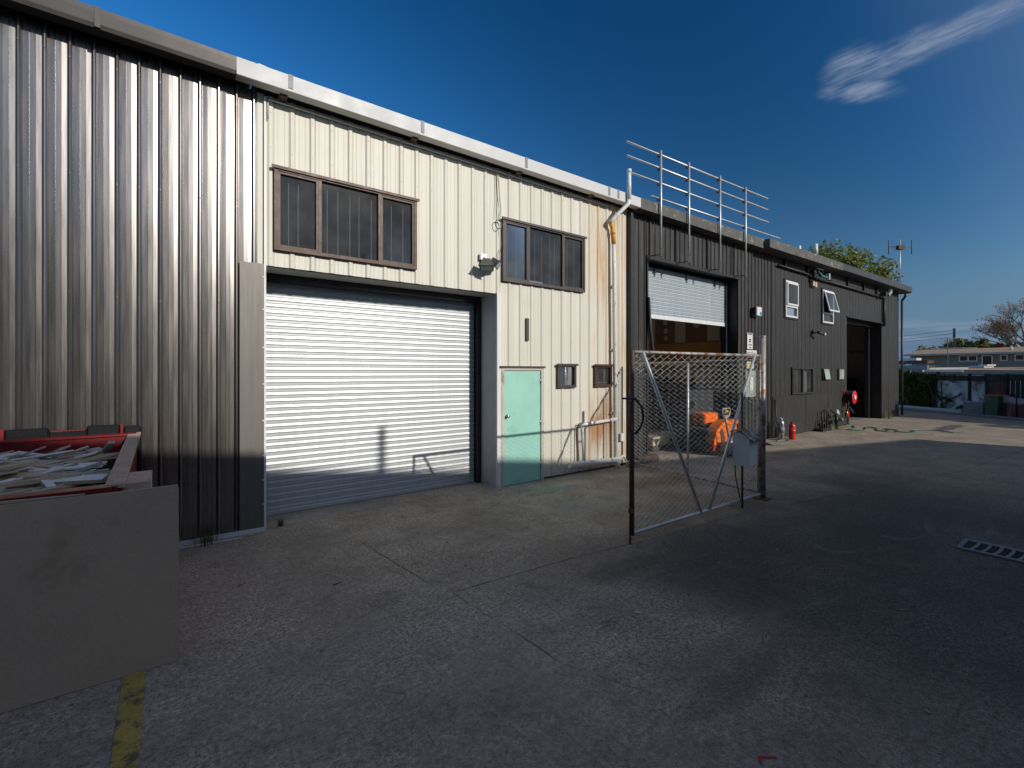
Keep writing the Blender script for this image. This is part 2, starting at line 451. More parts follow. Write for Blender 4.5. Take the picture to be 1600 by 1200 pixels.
def ground_mat():
    m, nt, p, pos = new_mat('yard_concrete')
    X, Y, Z = nt.sep(pos)
    # broad weathering
    big = nt.noise(pos, .35, 6, .6)
    mid = nt.noise(pos, 1.3, 7, .62)
    wob = nt.math('MULTIPLY', nt.math('SUBTRACT', nt.noise(pos, .8, 5), .5), 1.8)
    old = nt.mix(nt.ramp(big, .3, .7), (.27, .215, .175), (.44, .36, .295))
    new = nt.mix(nt.ramp(big, .3, .7), (.050, .045, .042), (.095, .085, .077))
    asphalt = nt.mix(nt.ramp(nt.math('ADD', X, wob), 2.0, 4.6), old, new)
    asphalt = nt.mix(nt.ramp(mid, .4, .75, 0, .45), asphalt, (.17, .15, .13))
    apron = nt.mix(nt.ramp(mid, .3, .7), (.26, .215, .165), (.43, .36, .275))
    apron = nt.mix(nt.ramp(nt.noise(pos, 3.2, 6, .65), .52, .72, 0, .5), apron, (.18, .145, .105))
    wob = nt.math('MULTIPLY', nt.math('SUBTRACT', nt.noise(pos, .8, 5), .5), 1.8)
    e1 = nt.ramp(nt.math('ADD', Y, wob), 2.6, 4.6)
    e2 = nt.ramp(nt.math('ADD', X, wob), -.6, 1.6)
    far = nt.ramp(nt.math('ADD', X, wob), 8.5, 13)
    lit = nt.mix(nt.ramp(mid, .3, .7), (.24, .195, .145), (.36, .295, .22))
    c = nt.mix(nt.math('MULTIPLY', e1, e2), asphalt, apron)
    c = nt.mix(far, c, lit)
    # exposed stone speckle
    g1 = nt.noise(pos, 120, 2, .7)
    g2 = nt.noise(pos, 38, 3, .75)
    g3 = nt.noise(pos, 14, 5, .7)
    amt = nt.ramp(nt.noise(pos, .7, 4, .6), .35, .65, .35, 1.0)
    sp = nt.ramp(nt.math('ADD', nt.math('MULTIPLY', g1, .45), nt.math('MULTIPLY', g2, .55)), .38, .62, .15, 2.1, False)
    c = nt.mix(amt, c, nt.mix(1.0, c, sp, 'MULTIPLY'))
    c = nt.mix(.45, c, nt.mix(1.0, c, nt.ramp(g3, .3, .7, .45, 1.6, False), 'MULTIPLY'))
    c = nt.mix(nt.ramp(nt.noise(pos, 95, 1, .5), .66, .72, 0, .5), c, (.55, .52, .47))       # pale stones
    c = nt.mix(nt.ramp(nt.noise(nt.mapping(pos, (1, 1, 1), (7, 3, 0)), 70, 2, .6), .62, .70, 0, .6), c, (.03, .028, .027))   # pits
    # stains with their own outlines
    def spot(cx, cy, rx, ry, rough=1.0, sc=2.5):
        q = nt.mapping(nt.mapping(pos, (1, 1, 0), (-cx, -cy, 0)), (1 / rx, 1 / ry, 0))
        d = nt.vmath('LENGTH', q)
        d = nt.math('ADD', d, nt.math('MULTIPLY', nt.math('SUBTRACT', nt.noise(pos, sc, 6, .7), .5), rough))
        return nt.ramp(d, .4, 1.0, 1, 0)
    c = nt.mix(nt.math('MULTIPLY', spot(3.7, 3.05, .75, .22), .45), c, (.045, .043, .042))
    c = nt.mix(nt.math('MULTIPLY', spot(7.1, 5.1, .9, .45, 1.6, 3), .6), c, (.22, .12, .05))
    c = nt.mix(nt.math('MULTIPLY', spot(6.4, 4.2, .8, .5, 1.6, 3), .35), c, (.20, .11, .05))
    c = nt.mix(nt.math('MULTIPLY', spot(5.2, 5.85, .75, .32, 2.0, 5), .45), c, (.14, .26, .22))
    c = nt.mix(nt.math('MULTIPLY', spot(5.55, 5.95, .28, .12, 2.2, 8), .6), c, (.42, .46, .44))
    c = nt.mix(nt.math('MULTIPLY', spot(5.2, 4.9, 1.3, .5, 2.0, 3), .5), c, (.33, .315, .28))
    c = nt.mix(nt.math('MULTIPLY', spot(1.9, 6.75, 1.1, .2, 1.2, 4), .5), c, (.33, .33, .33))
    c = nt.mix(nt.math('MULTIPLY', spot(22.2, 4.0, 2.0, .35, 1.2, 1.5), .8), c, (.045, .048, .055))
    c = nt.mix(nt.math('MULTIPLY', spot(2.9, 1.5, .9, .16, 1.5, 2), .35), c, (.055, .055, .058))
    c = nt.mix(nt.math('MULTIPLY', spot(3.6, 1.75, .9, .10, 1.5, 2), .4), c, (.19, .165, .145))
    # pale dusty sweep marks
    sw = nt.noise(nt.mapping(pos, (.8, 2.2, 1), (3, 1, 0), (0, 0, .4)), 1.0, 6, .68, 1.2)
    c = nt.mix(nt.ramp(nt.noise(pos, 2.1, 8, .72, .6), .53, .70, 0, .45), c, (.075, .066, .06))      # oily patches
    c = nt.mix(nt.ramp(sw, .56, .74, 0, .35), c, (.27, .25, .235))
    # joints and cracks
    wj = nt.math('MULTIPLY', nt.math('SUBTRACT', nt.noise(pos, 5, 4), .5), .05)
    def seg(x0, y0, x1, y1, w, k, col=(.03, .028, .026)):
        nonlocal c
        L = math.hypot(x1 - x0, y1 - y0)
        ux, uy = (x1 - x0) / L, (y1 - y0) / L
        rel = nt.vmath('SUBTRACT', pos, (x0, y0, 0))
        t = nt.vmath('DOT_PRODUCT', rel, (ux, uy, 0))
        d = nt.math('ABSOLUTE', nt.math('ADD', nt.vmath('DOT_PRODUCT', rel, (-uy, ux, 0)), wj))
        f = nt.math('MULTIPLY', nt.ramp(d, w * .4, w * 1.3, 1, 0), nt.math('MULTIPLY', nt.ramp(t, -.03, .05), nt.ramp(t, L - .05, L + .03, 1, 0)))
        f = nt.math('MULTIPLY', f, nt.ramp(nt.noise(pos, 2.2, 4), .3, .6, .25, 1))
        c = nt.mix(nt.math('MULTIPLY', f, k), c, col)
    seg(2.02, 3.62, 3.46, 3.54, .010, .9)
    seg(3.46, 3.54, 4.5, 3.40, .009, .8)
    seg(4.5, 3.40, 6.9, 3.22, .008, .5)
    seg(2.12, 2.3, 2.6, 1.2, .006, .5)
    seg(1.95, 3.72, 1.78, 5.3, .009, .85)
    seg(2.02, 3.62, 2.12, 2.3, .008, .75)
    seg(.8, 6.45, 4.4, 6.62, .010, .8)
    seg(7.1, 3.12, 12.5, 2.1, .012, .55)
    seg(12.5, 2.1, 24, 1.2, .015, .5)
    seg(-.9, 3.62, .35, 3.78, .006, .35, (.3, .3, .3))
    seg(.55, 4.05, 2.0, 4.45, .005, .35)
    seg(1.2, 2.15, 2.0, 2.05, .012, .3, (.26, .25, .24))
    nt.put(p.inputs['Base Color'], c)
    nt.put(p.inputs['Roughness'], nt.ramp(mid, .3, .7, .72, .9))
    p.inputs['Specular IOR Level'].default_value = .3
    h = nt.math('ADD', nt.math('MULTIPLY', g1, .5), nt.math('ADD', nt.math('MULTIPLY', g2, .6), g3))
    nt.put(p.inputs['Normal'], nt.bump(h, .55, .006))
    return m


M['ground'] = ground_mat()


# ------------------------------------------------------------------ mesh builder
def wloc(o):
    v = Vector((0, 0, 0))
    while o is not None:
        v += o.location
        o = o.parent
    return v


class B:
    def __init__(self):
        self.bm = bmesh.new()

    def quad(self, *ps):
        return self.bm.faces.new([self.bm.verts.new(p) for p in ps])

    def box(self, x0, x1, y0, y1, z0, z1, bevel=0.0, mat=None):
        """axis-aligned box; mat = Matrix to place it"""
        vs = [Vector((x, y, z)) for x in (x0, x1) for y in (y0, y1) for z in (z0, z1)]
        if mat is not None:
            vs = [mat @ v for v in vs]
        v = [self.bm.verts.new(p) for p in vs]
        fs = [(0, 1, 3, 2), (4, 6, 7, 5), (0, 4, 5, 1), (2, 3, 7, 6), (0, 2, 6, 4), (1, 5, 7, 3)]
        faces = [self.bm.faces.new([v[i] for i in f]) for f in fs]
        if bevel:
            es = set(e for f in faces for e in f.edges)
            bmesh.ops.bevel(self.bm, geom=list(es), offset=bevel, segments=1, affect='EDGES', clamp_overlap=True)
        return self

    def tube(self, pts, r, n=8, cap=True, r2=None):
        pts = [Vector(p) for p in pts]
        N = len(pts)
        rings = []
        prev_u = None
        for i, p in enumerate(pts):
            if i == 0: d = pts[1] - pts[0]
            elif i == N - 1: d = pts[-1] - pts[-2]
            else: d = (pts[i + 1] - pts[i]).normalized() + (pts[i] - pts[i - 1]).normalized()
            d.normalize()
            if prev_u is None:
                a = Vector((0, 0, 1)) if abs(d.z) < .9 else Vector((1, 0, 0))
                u = d.cross(a).normalized()
            else:
                u = (prev_u - d * prev_u.dot(d)).normalized()
            prev_u = u
            w = d.cross(u)
            rr = r if r2 is None else r + (r2 - r) * i / (N - 1)
            rings.append([self.bm.verts.new(p + (u * math.cos(2 * math.pi * k / n) + w * math.sin(2 * math.pi * k / n)) * rr) for k in range(n)])
        for a, b in zip(rings[:-1], rings[1:]):
            for k in range(n):
                f = self.bm.faces.new([a[k], a[(k + 1) % n], b[(k + 1) % n], b[k]])
                f.smooth = n >= 6
        if cap:
            self.bm.faces.new(rings[0][::-1])
            self.bm.faces.new(rings[-1])
        return self

    def lathe(self, prof, n=20, mat=None):
        """profile [(r, z)] about z"""
        rings = []
        for r, z in prof:
            ring = []
            for k in range(n):
                v = Vector((r * math.cos(2 * math.pi * k / n), r * math.sin(2 * math.pi * k / n), z))
                ring.append(self.bm.verts.new(mat @ v if mat is not None else v))
            rings.append(ring)
        for a, b in zip(rings[:-1], rings[1:]):
            for k in range(n):
                f = self.bm.faces.new([a[k], a[(k + 1) % n], b[(k + 1) % n], b[k]])
                f.smooth = True
        self.bm.faces.new(rings[0][::-1])
        self.bm.faces.new(rings[-1])
        return self

    def prism(self, poly, axis, a, b):
        """extrude polygon [(u, v)] along axis from a to b; axis x: (y, z), y: (x, z), z: (x, y)"""
        def P(u, v, t):
            return {'x': (t, u, v), 'y': (u, t, v), 'z': (u, v, t)}[axis]
        A = [self.bm.verts.new(P(u, v, a)) for u, v in poly]
        C = [self.bm.verts.new(P(u, v, b)) for u, v in poly]
        n = len(poly)
        self.bm.faces.new(A)
        self.bm.faces.new(C[::-1])
        for k in range(n):
            self.bm.faces.new([A[k], C[k], C[(k + 1) % n], A[(k + 1) % n]])
        return self

    KEEP = {'security_bars', 'lettering', 'foliage', 'crown', 'wall', 'mesh', 'batten', 'hose', 'stem', 'trunk', 'wire',
            'pipe', 'aerial', 'rods', 'body', 'waste_pipe', 'downpipe', 'conduit', 'upper_room', 'roof', 'frame', 'chassis'}

    def clusters(self):
        bm = self.bm
        bm.verts.ensure_lookup_table()
        seen, isl = set(), []
        for v in bm.verts:
            if v.index in seen: continue
            st, comp = [v], []
            seen.add(v.index)
            while st:
                a = st.pop(); comp.append(a)
                for e in a.link_edges:
                    o = e.other_vert(a)
                    if o.index not in seen:
                        seen.add(o.index); st.append(o)
            isl.append(comp)
            if len(isl) > 60: return []
        bb = []
        for c in isl:
            lo = [min(v.co[k] for v in c) - .004 for k in range(3)]; hi = [max(v.co[k] for v in c) + .004 for k in range(3)]
            bb.append([lo, hi, list(c)])
        merged = True
        while merged:
            merged = False
            for i in range(len(bb)):
                for j in range(i + 1, len(bb)):
                    if all(bb[i][0][k] <= bb[j][1][k] and bb[j][0][k] <= bb[i][1][k] for k in range(3)):
                        bb[i] = [[min(bb[i][0][k], bb[j][0][k]) for k in range(3)], [max(bb[i][1][k], bb[j][1][k]) for k in range(3)], bb[i][2] + bb[j][2]]
                        del bb[j]; merged = True; break
                if merged: break
        return [c[2] for c in bb]

    def done(self, name, mat, parent=None, local=False, fix=True):
        if parent is not None and name not in self.KEEP:
            self.bm.verts.index_update()
            cl = self.clusters()
            if 2 <= len(cl) <= 14:
                out = []
                for c in cl:
                    nb_ = B(); mp = {}
                    for v in c: mp[v] = nb_.bm.verts.new(v.co)
                    for f in {f for v in c for f in v.link_faces}:
                        nf = nb_.bm.faces.new([mp[v] for v in f.verts]); nf.smooth = f.smooth
                    out.append(nb_._done(name, mat, parent, local, fix))
                self.bm.free()
                return out[0]
        return self._done(name, mat, parent, local, fix)

    def _done(self, name, mat, parent=None, local=False, fix=True):
        if fix:
            bmesh.ops.recalc_face_normals(self.bm, faces=self.bm.faces)
        off = Vector((0, 0, 0))
        if parent is not None and not local:
            off = wloc(parent)
            for v in self.bm.verts:
                v.co -= off
        me = bpy.data.meshes.new(name)
        self.bm.to_mesh(me)
        self.bm.free()
        mats = mat if isinstance(mat, (list, tuple)) else [mat]
        for k in mats:
            me.materials.append(M[k])
        o = bpy.data.objects.new(name, me)
        COL.objects.link(o)
        if parent is not None:
            o.parent = parent
        return o


def thing(name, label, cat, loc=(0, 0, 0), group=None, rz=0):
    o = bpy.data.objects.new(name, None)
    o.empty_display_size = .2
    COL.objects.link(o)
    o.location = loc
    o.rotation_euler = (0, 0, rz)
    o['label'] = label
    o['category'] = cat
    if group: o['group'] = group
    return o


def base_origin(o):
    """move a single-mesh thing's origin to its base"""
    me = o.data
    xs = [v.co.x for v in me.vertices]; ys = [v.co.y for v in me.vertices]; zs = [v.co.z for v in me.vertices]
    c = Vector(((min(xs) + max(xs)) / 2, (min(ys) + max(ys)) / 2, min(zs)))
    for v in me.vertices: v.co -= c
    o.location = o.location + c
    return o


def tag(o, label, cat, group=None):
    base_origin(o)
    o['label'] = label
    o['category'] = cat
    if group: o['group'] = group
    return o


def struct(o):
    o['kind'] = 'structure'
    return o


def dup(root, loc, rz=0, label=None):
    r = root.copy(); COL.objects.link(r)
    r.location = loc; r.rotation_euler = (0, 0, rz)
    if label: r['label'] = label
    for ch in list(root.children):
        c = ch.copy(); COL.objects.link(c); c.parent = r
        for g in ch.children:
            d = g.copy(); COL.objects.link(d); d.parent = c
    return r


def ribbed(x0, x1, z0, z1, y, pitch, prof, openings=(), phase=0.0, jitter=0.0, screws=None):
    """sheet of profiled cladding facing -Y; prof = [(u, out)] along one pitch; openings = (x0, x1, z0, z1)"""
    pts = []
    k = math.floor((x0 - phase) / pitch) - 1
    while phase + k * pitch < x1 + pitch:
        for u, d in prof:
            pts.append((phase + k * pitch + u, y - d + random.uniform(-jitter, jitter)))
        k += 1
    def at(x):
        for (a, ya), (b, yb) in zip(pts[:-1], pts[1:]):
            if a <= x <= b:
                return ya if b == a else ya + (yb - ya) * (x - a) / (b - a)
        return y
    cuts = {x0, x1}
    for o in openings:
        cuts.add(o[0]); cuts.add(o[1])
    ins = [p for p in pts if x0 < p[0] < x1] + [(c, at(c)) for c in cuts if x0 <= c <= x1]
    ins.sort(key=lambda p: p[0])
    b = B()
    if screws:
        k0 = math.floor((x0 - phase) / pitch)
        for k in range(k0, k0 + int((x1 - x0) / pitch) + 2):
            xc = phase + k * pitch + screws[0]
            for z in screws[2]:
                zz = z + random.uniform(-.02, .02)
                if xc < x0 + .02 or xc > x1 - .02 or any(o[0] - .03 < xc < o[1] + .03 and o[2] - .06 < zz < o[3] + .06 for o in openings): continue
                if xc < -2: continue
                b.box(xc - .006, xc + .006, y - screws[1] - .005, y - screws[1] + .002, zz, zz + .012)
    for (xa, ya), (xb, yb) in zip(ins[:-1], ins[1:]):
        if xb - xa < 1e-5: continue
        xm = (xa + xb) / 2
        segs = [(z0, z1)]
        for o in openings:
            if o[0] <= xm <= o[1]:
                ns = []
                for s, e in segs:
                    if o[2] > s: ns.append((s, min(e, o[2])))
                    if o[3] < e: ns.append((max(s, o[3]), e))
                segs = [q for q in ns if q[1] - q[0] > 1e-4]
        for s, e in segs:
            b.quad((xa, ya, s), (xb, yb, s), (xb, yb, e), (xa, ya, e))
    return b


def shutter(x0, x1, z0, z1, y, pitch=.0865, depth=.014):
    """roller shutter curtain of curved slats, facing -Y"""
    prof = [(0, -.25), (.05, -.25), (.085, .5), (.36, .52), (.58, 1.0), (.90, .62), (.94, -.25)]
    b = B()
    z = z0
    rows = []
    while z < z1:
        dj = random.uniform(.9, 1.1)
        for u, d in prof:
            zz = z + u * pitch
            if zz <= z1: rows.append((zz, y - d * depth * dj))
        z += pitch
    nx = 14
    xs = [x0 + (x1 - x0) * i / nx for i in range(nx + 1)]
    wav = [random.uniform(-.0012, .0012) for _ in xs]
    prev = None
    for zz, yy in rows:
        cur = [b.bm.verts.new((x, yy + w, zz)) for x, w in zip(xs, wav)]
        if prev:
            for i in range(nx):
                b.bm.faces.new([prev[i], prev[i + 1], cur[i + 1], cur[i]])
        prev = cur
    return b


def frame_box(x0, x1, z0, z1, y0, y1, w, wb=None):
    """rectangular frame in the XZ plane made of four butted members"""
    wb = w if wb is None else wb
    b = B()
    b.box(x0, x1, y0, y1, z1 - w, z1)
    b.box(x0, x1, y0, y1, z0, z0 + wb)
    b.box(x0, x0 + w, y0, y1, z0 + wb, z1 - w)
    b.box(x1 - w, x1, y0, y1, z0 + wb, z1 - w)
    return b


WY = 6.47          # plane of the long street wall

# ------------------------------------------------------------------ ground
b = B()
b.quad((-150, -150, 0), (260, -150, 0), (260, 200, 0), (-150, 200, 0))
struct(b.done('ground', 'ground'))
b = B()
b.quad((-.235, 3.9, .004), (-.12, 3.9, .004), (-.125, 2.0, .004), (-.235, 2.0, .004))
struct(b.done('painted_line', 'yellow_line'))

# ------------------------------------------------------------------ brown warehouse (left)
bw = thing('brown_warehouse', 'warehouse unit clad in bare brown ribbed metal beside the skip', 'building', (-6, WY, 0))
BROWN = [(0, 0), (.010, .029), (.021, .037), (.030, .037), (.041, .029), (.051, 0), (.095, .0026), (.097, .0006), (.099, .0028), (.139, .0028), (.141, .0008), (.143, .0024), (.1825, 0)]
ribbed(-14, .875, .045, 5.42, WY, .1825, BROWN, phase=-1.169 - .0255, jitter=.0005, screws=(.0255, .037, (.35, 1.55, 2.75, 3.95, 5.15))).done('wall', 'brown_metal', bw)
b = B()
b.prism([(6.20, 5.44), (6.215, 5.40), (6.36, 5.40), (6.36, 5.60), (6.35, 5.60), (6.35, 5.42), (6.225, 5.42), (6.215, 5.53), (6.20, 5.55), (6.195, 5.592), (6.185, 5.592), (6.185, 5.545)], 'x', -14, .63)
g = b.done('gutter', 'brown_gutter', bw)
b = B(); b.box(-.595, -.55, 6.176, 6.196, 5.395, 5.597); b.done('joint_strap', 'brown_gutter', g)
b = B(); b.box(.685, .945, 6.425, 6.433, .03, 3.29); b.box(.937, .945, 6.433, 6.60, .03, 3.29)
b.done('corner_plate', 'brown_plate', bw)
b = B(); b.box(.945, .968, 6.418, 6.60, .03, 5.36)
tr = b.done('corner_trim', 'white_metal', bw)
b = B()
for z in (.32, .62, .92, 1.35, 1.8, 2.25, 2.72, 3.12):
    b.box(.925, .94, 6.415, 6.425, z, z + .015)
b.done('screw_heads', 'white_metal', tr)
b = B(); b.box(-14, .96, 6.40, 6.44, .0, .045); b.done('base_flashing', 'rail_white', bw)
b = B()
b.quad((-14, 6.28, 5.60), (.86, 6.28, 5.60), (.86, 14, 6.6), (-14, 14, 6.6))
b.quad((-14, 14, 6.6), (.86, 14, 6.6), (.86, 21, 5.6), (-14, 21, 5.6))
b.done('roof', 'brown_gutter', bw)
b = B(); b.box(-14.1, -14, WY, 21, 0, 5.5); b.box(-14, 26.5, 21, 21.1, 0, 5.6)
b.done('rear_walls', 'inner_wall', bw)

# ------------------------------------------------------------------ cream warehouse (middle)
cw = thing('cream_warehouse', 'warehouse unit with cream ribbed cladding, closed silver roller door and mint green door', 'building', (4.4, WY, 0))
OPC = [(.96, 4.45, 0, 3.285), (1.075, 2.96, 3.50, 4.51), (4.575, 6.495, 3.53, 4.56), (4.53, 5.47, 0, 2.045), (5.83, 6.265, 1.68, 2.09), (6.82, 7.28, 1.68, 2.09)]
CREAM = [(-.004, -.0035), (0, 0), (.018, .017), (.054, .017), (.072, 0), (.0745, -.004), (.079, 0), (.115, 0), (.118, -.0025), (.122, 0), (.19, 0), (.193, -.0025), (.197, 0), (.2425, 0)]
ribbed(.968, 7.86, .035, 5.40, WY, .2467, CREAM, OPC, phase=4.691 - .0, jitter=.0012, screws=(.036, .017, (.3, 1.35, 2.55, 3.38, 4.75, 5.2))).done('wall', 'cream_metal', cw)
b = B(); b.box(.875, .945, 6.455, 6.465, 3.29, 5.40); b.done('end_flashing', 'cream_metal', cw)
b = B()
b.prism([(6.19, 5.40), (6.20, 5.393), (6.33, 5.393), (6.33, 5.60), (6.32, 5.60), (6.32, 5.41), (6.205, 5.41), (6.205, 5.595), (6.19, 5.595)], 'x', .63, 7.93)
g = b.done('gutter', 'gutter_white', cw)
b = B()
for x in (1.18, 2.94, 4.86, 6.93, 7.2):
    b.box(x, x + .05, 6.181, 6.19, 5.43, 5.60)
b.done('joint_strap', 'grey_strap', g)
b = B()
for x in (1.1, 2.86, 4.8, 6.55):
    b.box(x, x + .09, 6.30, 6.44, 5.372, 5.392)
b.done('rust_bracket', 'rust', g)
b = B()
b.prism([(.72, 5.58), (1.15, 5.58), (1.05, 5.615), (.87, 5.635), (.80, 5.60)], 'y', 6.24, 6.42)
b.done('roof_flashing', 'white_metal', cw)
b = B(); b.tube([(.99, 6.43, 5.1), (.99, 6.43, 5.34), (1.05, 6.43, 5.345), (7.2, 6.43, 5.335)], .011, 6)
b.done('conduit', 'white_metal', cw)
b = B()
b.quad((.86, 6.28, 5.58), (7.93, 6.28, 5.58), (7.93, 14, 6.6), (.86, 14, 6.6))
b.quad((.86, 14, 6.6), (7.93, 14, 6.6), (7.93, 21, 5.6), (.86, 21, 5.6))
b.done('roof', 'white_metal', cw)
# roller door in its recess
b = B()
b.box(4.45, 4.53, WY + .004, 7.02, 0.0, 3.285)
b.done('door_reveal', 'reveal', cw)
b = B(); b.box(4.45, 4.53, 6.434, WY + .003, 0.0, 3.30); b.done('door_trim', 'white_metal', cw)
b = B(); b.box(.969, 4.449, 6.50, 6.97, 3.275, 3.30)
b.done('door_soffit', 'soffit', cw)
rd = shutter(.93, 4.37, .04, 3.28, 7.06).done('roller_door', 'shutter', cw)
b = B(); b.box(.93, 4.37, 7.03, 7.055, .004, .062, .005); b.done('bottom_rail', 'shutter', rd)
b = B(); b.box(4.385, 4.449, 6.93, 7.05, 0, 3.2); b.box(.93, .967, 6.93, 7.02, 0, 3.2); b.done('guide_rail', 'black_rail', rd)
b = B(); b.tube([(.97, 7.0, 3.30), (4.40, 7.0, 3.30)], .13, 14); b.done('roller_drum', 'dark_void', rd)
b = B(); b.box(.86, 4.53, 7.12, 7.14, 0, 3.6); b.done('backing', 'dark_void', rd)


def strip_window(parent, x0, x1, z0, z1, mulls, fm, bars, y=WY, fw=.045):
    """aluminium window with mullions, inner sashes, panes and bars behind"""
    w = frame_box(x0, x1, z0, z1, y - .062, y + .05, fw).done('window', fm, parent)
    b = B(); b.box(x0 - .03, x1 + .03, y - .085, y - .0625, z1 - .025, z1 + .012); b.done('head_flashing', fm, w)
    xs = [x0 + fw] + [v for m_ in mulls for v in (m_ - .02, m_ + .02)] + [x1 - fw]
    b = B()
    for m_ in mulls:
        b.box(m_ - .02, m_ + .02, y - .055, y + .05, z0 + fw, z1 - fw)
    b.done('mullion', fm, w)
    for i in range(0, len(xs), 2):
        a, c = xs[i], xs[i + 1]
        if i != 2:
            frame_box(a, c, z0 + fw, z1 - fw, y - .05, y + .01, .028).done('sash', fm, w)
        ins = .028 if i != 2 else 0
        b = B(); b.quad((a + ins, y - .015, z0 + fw + ins), (c - ins, y - .015, z0 + fw + ins), (c - ins, y - .015, z1 - fw - ins), (a + ins, y - .015, z1 - fw - ins))
        b.done('pane', 'glass', w)
    b = B()
    n = bars
    for k in range(n):
        x = x0 + .1 + (x1 - x0 - .2) * (k + .5) / n + random.uniform(-.03, .03)
        b.box(x - .005, x + .005, y + .07, y + .08, z0 + .02, z1 - .02)
    b.done('security_bars', 'grey_strap', w)
    return w


strip_window(cw, 1.056, 2.98, 3.485, 4.525, (1.603, 2.41), 'bronze', 11)
w2 = strip_window(cw, 4.556, 6.515, 3.505, 4.575, (5.12, 5.94), 'bronze_dark', 11)
b = B(); b.box(5.17, 5.5, WY + .02, WY + .05, 3.57, 3.60); b.done('white_catch', 'white_frame', w2)
# room behind the windows
b = B()
b.box(.95, 7.8, 8.8, 8.85, 3.4, 5.3); b.box(.95, 7.8, WY + .3, 8.8, 3.35, 3.4); b.box(.95, 7.8, WY + .3, 8.8, 5.3, 5.34)
b.done('upper_room', 'inner_wall', cw)
# green personnel door
dr = frame_box(4.53, 5.475, 0, 2.05, WY - .045, WY + .06, .062, .001).done('door', 'door_frame', cw)
b = B(); b.box(4.50, 5.50, WY - .065, WY - .046, 2.03, 2.062); b.done('head_flashing', 'bronze_dark', dr)
b = B(); b.box(4.594, 5.411, WY - .02, WY + .02, .012, 1.986, .004); b.done('leaf', 'green_door', dr)
b = B(); b.lathe([(.03, 0), (.03, .008), (.012, .01), (.012, .03), (.026, .036), (.03, .05), (.024, .064), (.008, .07)], 14,
                 Matrix.Translation((4.657, WY - .02, 1.20)) @ Matrix.Rotation(R(90), 4, 'X'))
b.done('knob', 'steel', dr)
b = B()
for z in (.25, 1.0, 1.75):
    b.tube([(5.408, WY - .028, z), (5.408, WY - .028, z + .1)], .009, 6)
b.done('hinge', 'steel', dr)
# two small louvre vents with hoods
for (x0, x1, fm) in ((5.81, 6.285, 'bronze_dark'), (6.80, 7.30, 'bronze')):
    w = frame_box(x0, x1, 1.66, 2.10, WY - .055, WY + .04, .05).done('window', fm, cw)
    b = B(); b.box(x0 - .025, x1 + .025, WY - .085, WY - .0555, 2.075, 2.115); b.done('head_flashing', fm, w)
    b = B(); b.quad((x0 + .05, WY - .01, 1.71), (x1 - .05, WY - .01, 1.71), (x1 - .05, WY - .01, 2.05), (x0 + .05, WY - .01, 2.05)); b.done('pane', 'glass', w)
    b = B(); b.box(x0, x1, WY + .2, WY + .22, 1.6, 2.15); b.done('backing', 'dark_void', w)
    b = B(); b.box((x0 + x1) / 2 + .08, (x0 + x1) / 2 + .10, WY + .02, WY + .04, 1.71, 2.05); b.box(x0 + .06, x1 - .06, WY + .02, WY + .035, 1.74, 1.75); b.done('bars', 'galv', w)
b = B(); b.box(5.075, 5.14, WY - .035, WY + .0, 2.51, 2.91, .004); b.done('slot_plate', 'bronze_dark', cw)
# white plastic pipework
b = B(); b.tube([(7.49, 6.14, 5.43), (7.49, 6.14, 6.03)], .042, 12); b.tube([(7.49, 6.14, 5.99), (7.49, 6.14, 6.06)], .049, 12)
b.tube([(7.49, 6.14, 5.44), (7.47, 6.15, 5.36), (7.2, 6.33, 5.04), (7.155, 6.36, 4.97)], .043, 12)
b.tube([(7.29, 6.37, 4.60), (7.30, 6.37, 4.05), (7.345, 6.37, .20)], .040, 12)
dp = b.done('downpipe', 'pvc', cw)
b = B(); b.tube([(7.155, 6.36, 5.02), (7.25, 6.37, 4.9), (7.27, 6.37, 4.76), (7.29, 6.37, 4.56)], .046, 12); b.tube([(7.262, 6.37, 4.84), (7.272, 6.37, 4.76)], .054, 12)
b.done('orange_fitting', 'pvc_orange', dp)
b = B()
for z in (1.1, 2.4, 3.7):
    b.box(7.26, 7.40, 6.41, 6.44, z, z + .03)
b.done('pipe_clip', 'galv', dp)
b = B(); b.tube([(7.36, 6.35, 1.0), (6.45, 6.35, .955), (6.38, 6.35, .93), (6.375, 6.35, .86), (6.42, 6.35, .24)], .032, 10)
b.tube([(6.02, 6.33, .215), (7.46, 6.33, .175)], .052, 12); b.tube([(7.36, 6.33, .18), (7.36, 6.33, 0)], .052, 12)
b.tube([(7.38, 6.32, .18), (7.53, 6.32, .24), (7.6, 6.30, .12), (7.62, 6.28, 0)], .022, 8)
b.done('waste_pipe', 'pvc', cw)
b = B(); b.tube([(6.30, 6.42, .25), (6.30, 6.42, .88), (6.33, 6.40, .96), (6.40, 6.36, .98)], .012, 6); b.done('rusty_pipe', 'rust', cw)
b = B(); b.tube([(7.545, 6.43, 5.3), (7.56, 6.43, .66)], .008, 6); b.box(7.56, 7.66, 6.40, 6.44, .52, .68); b.done('conduit', 'pvc', cw)
# internal partitions
b = B(); b.box(7.88, 7.94, WY + .06, 21, 0, 5.55); b.box(.87, .93, 7.2, 21, 0, 5.55)
b.done('party_wall', 'inner_wall', cw)

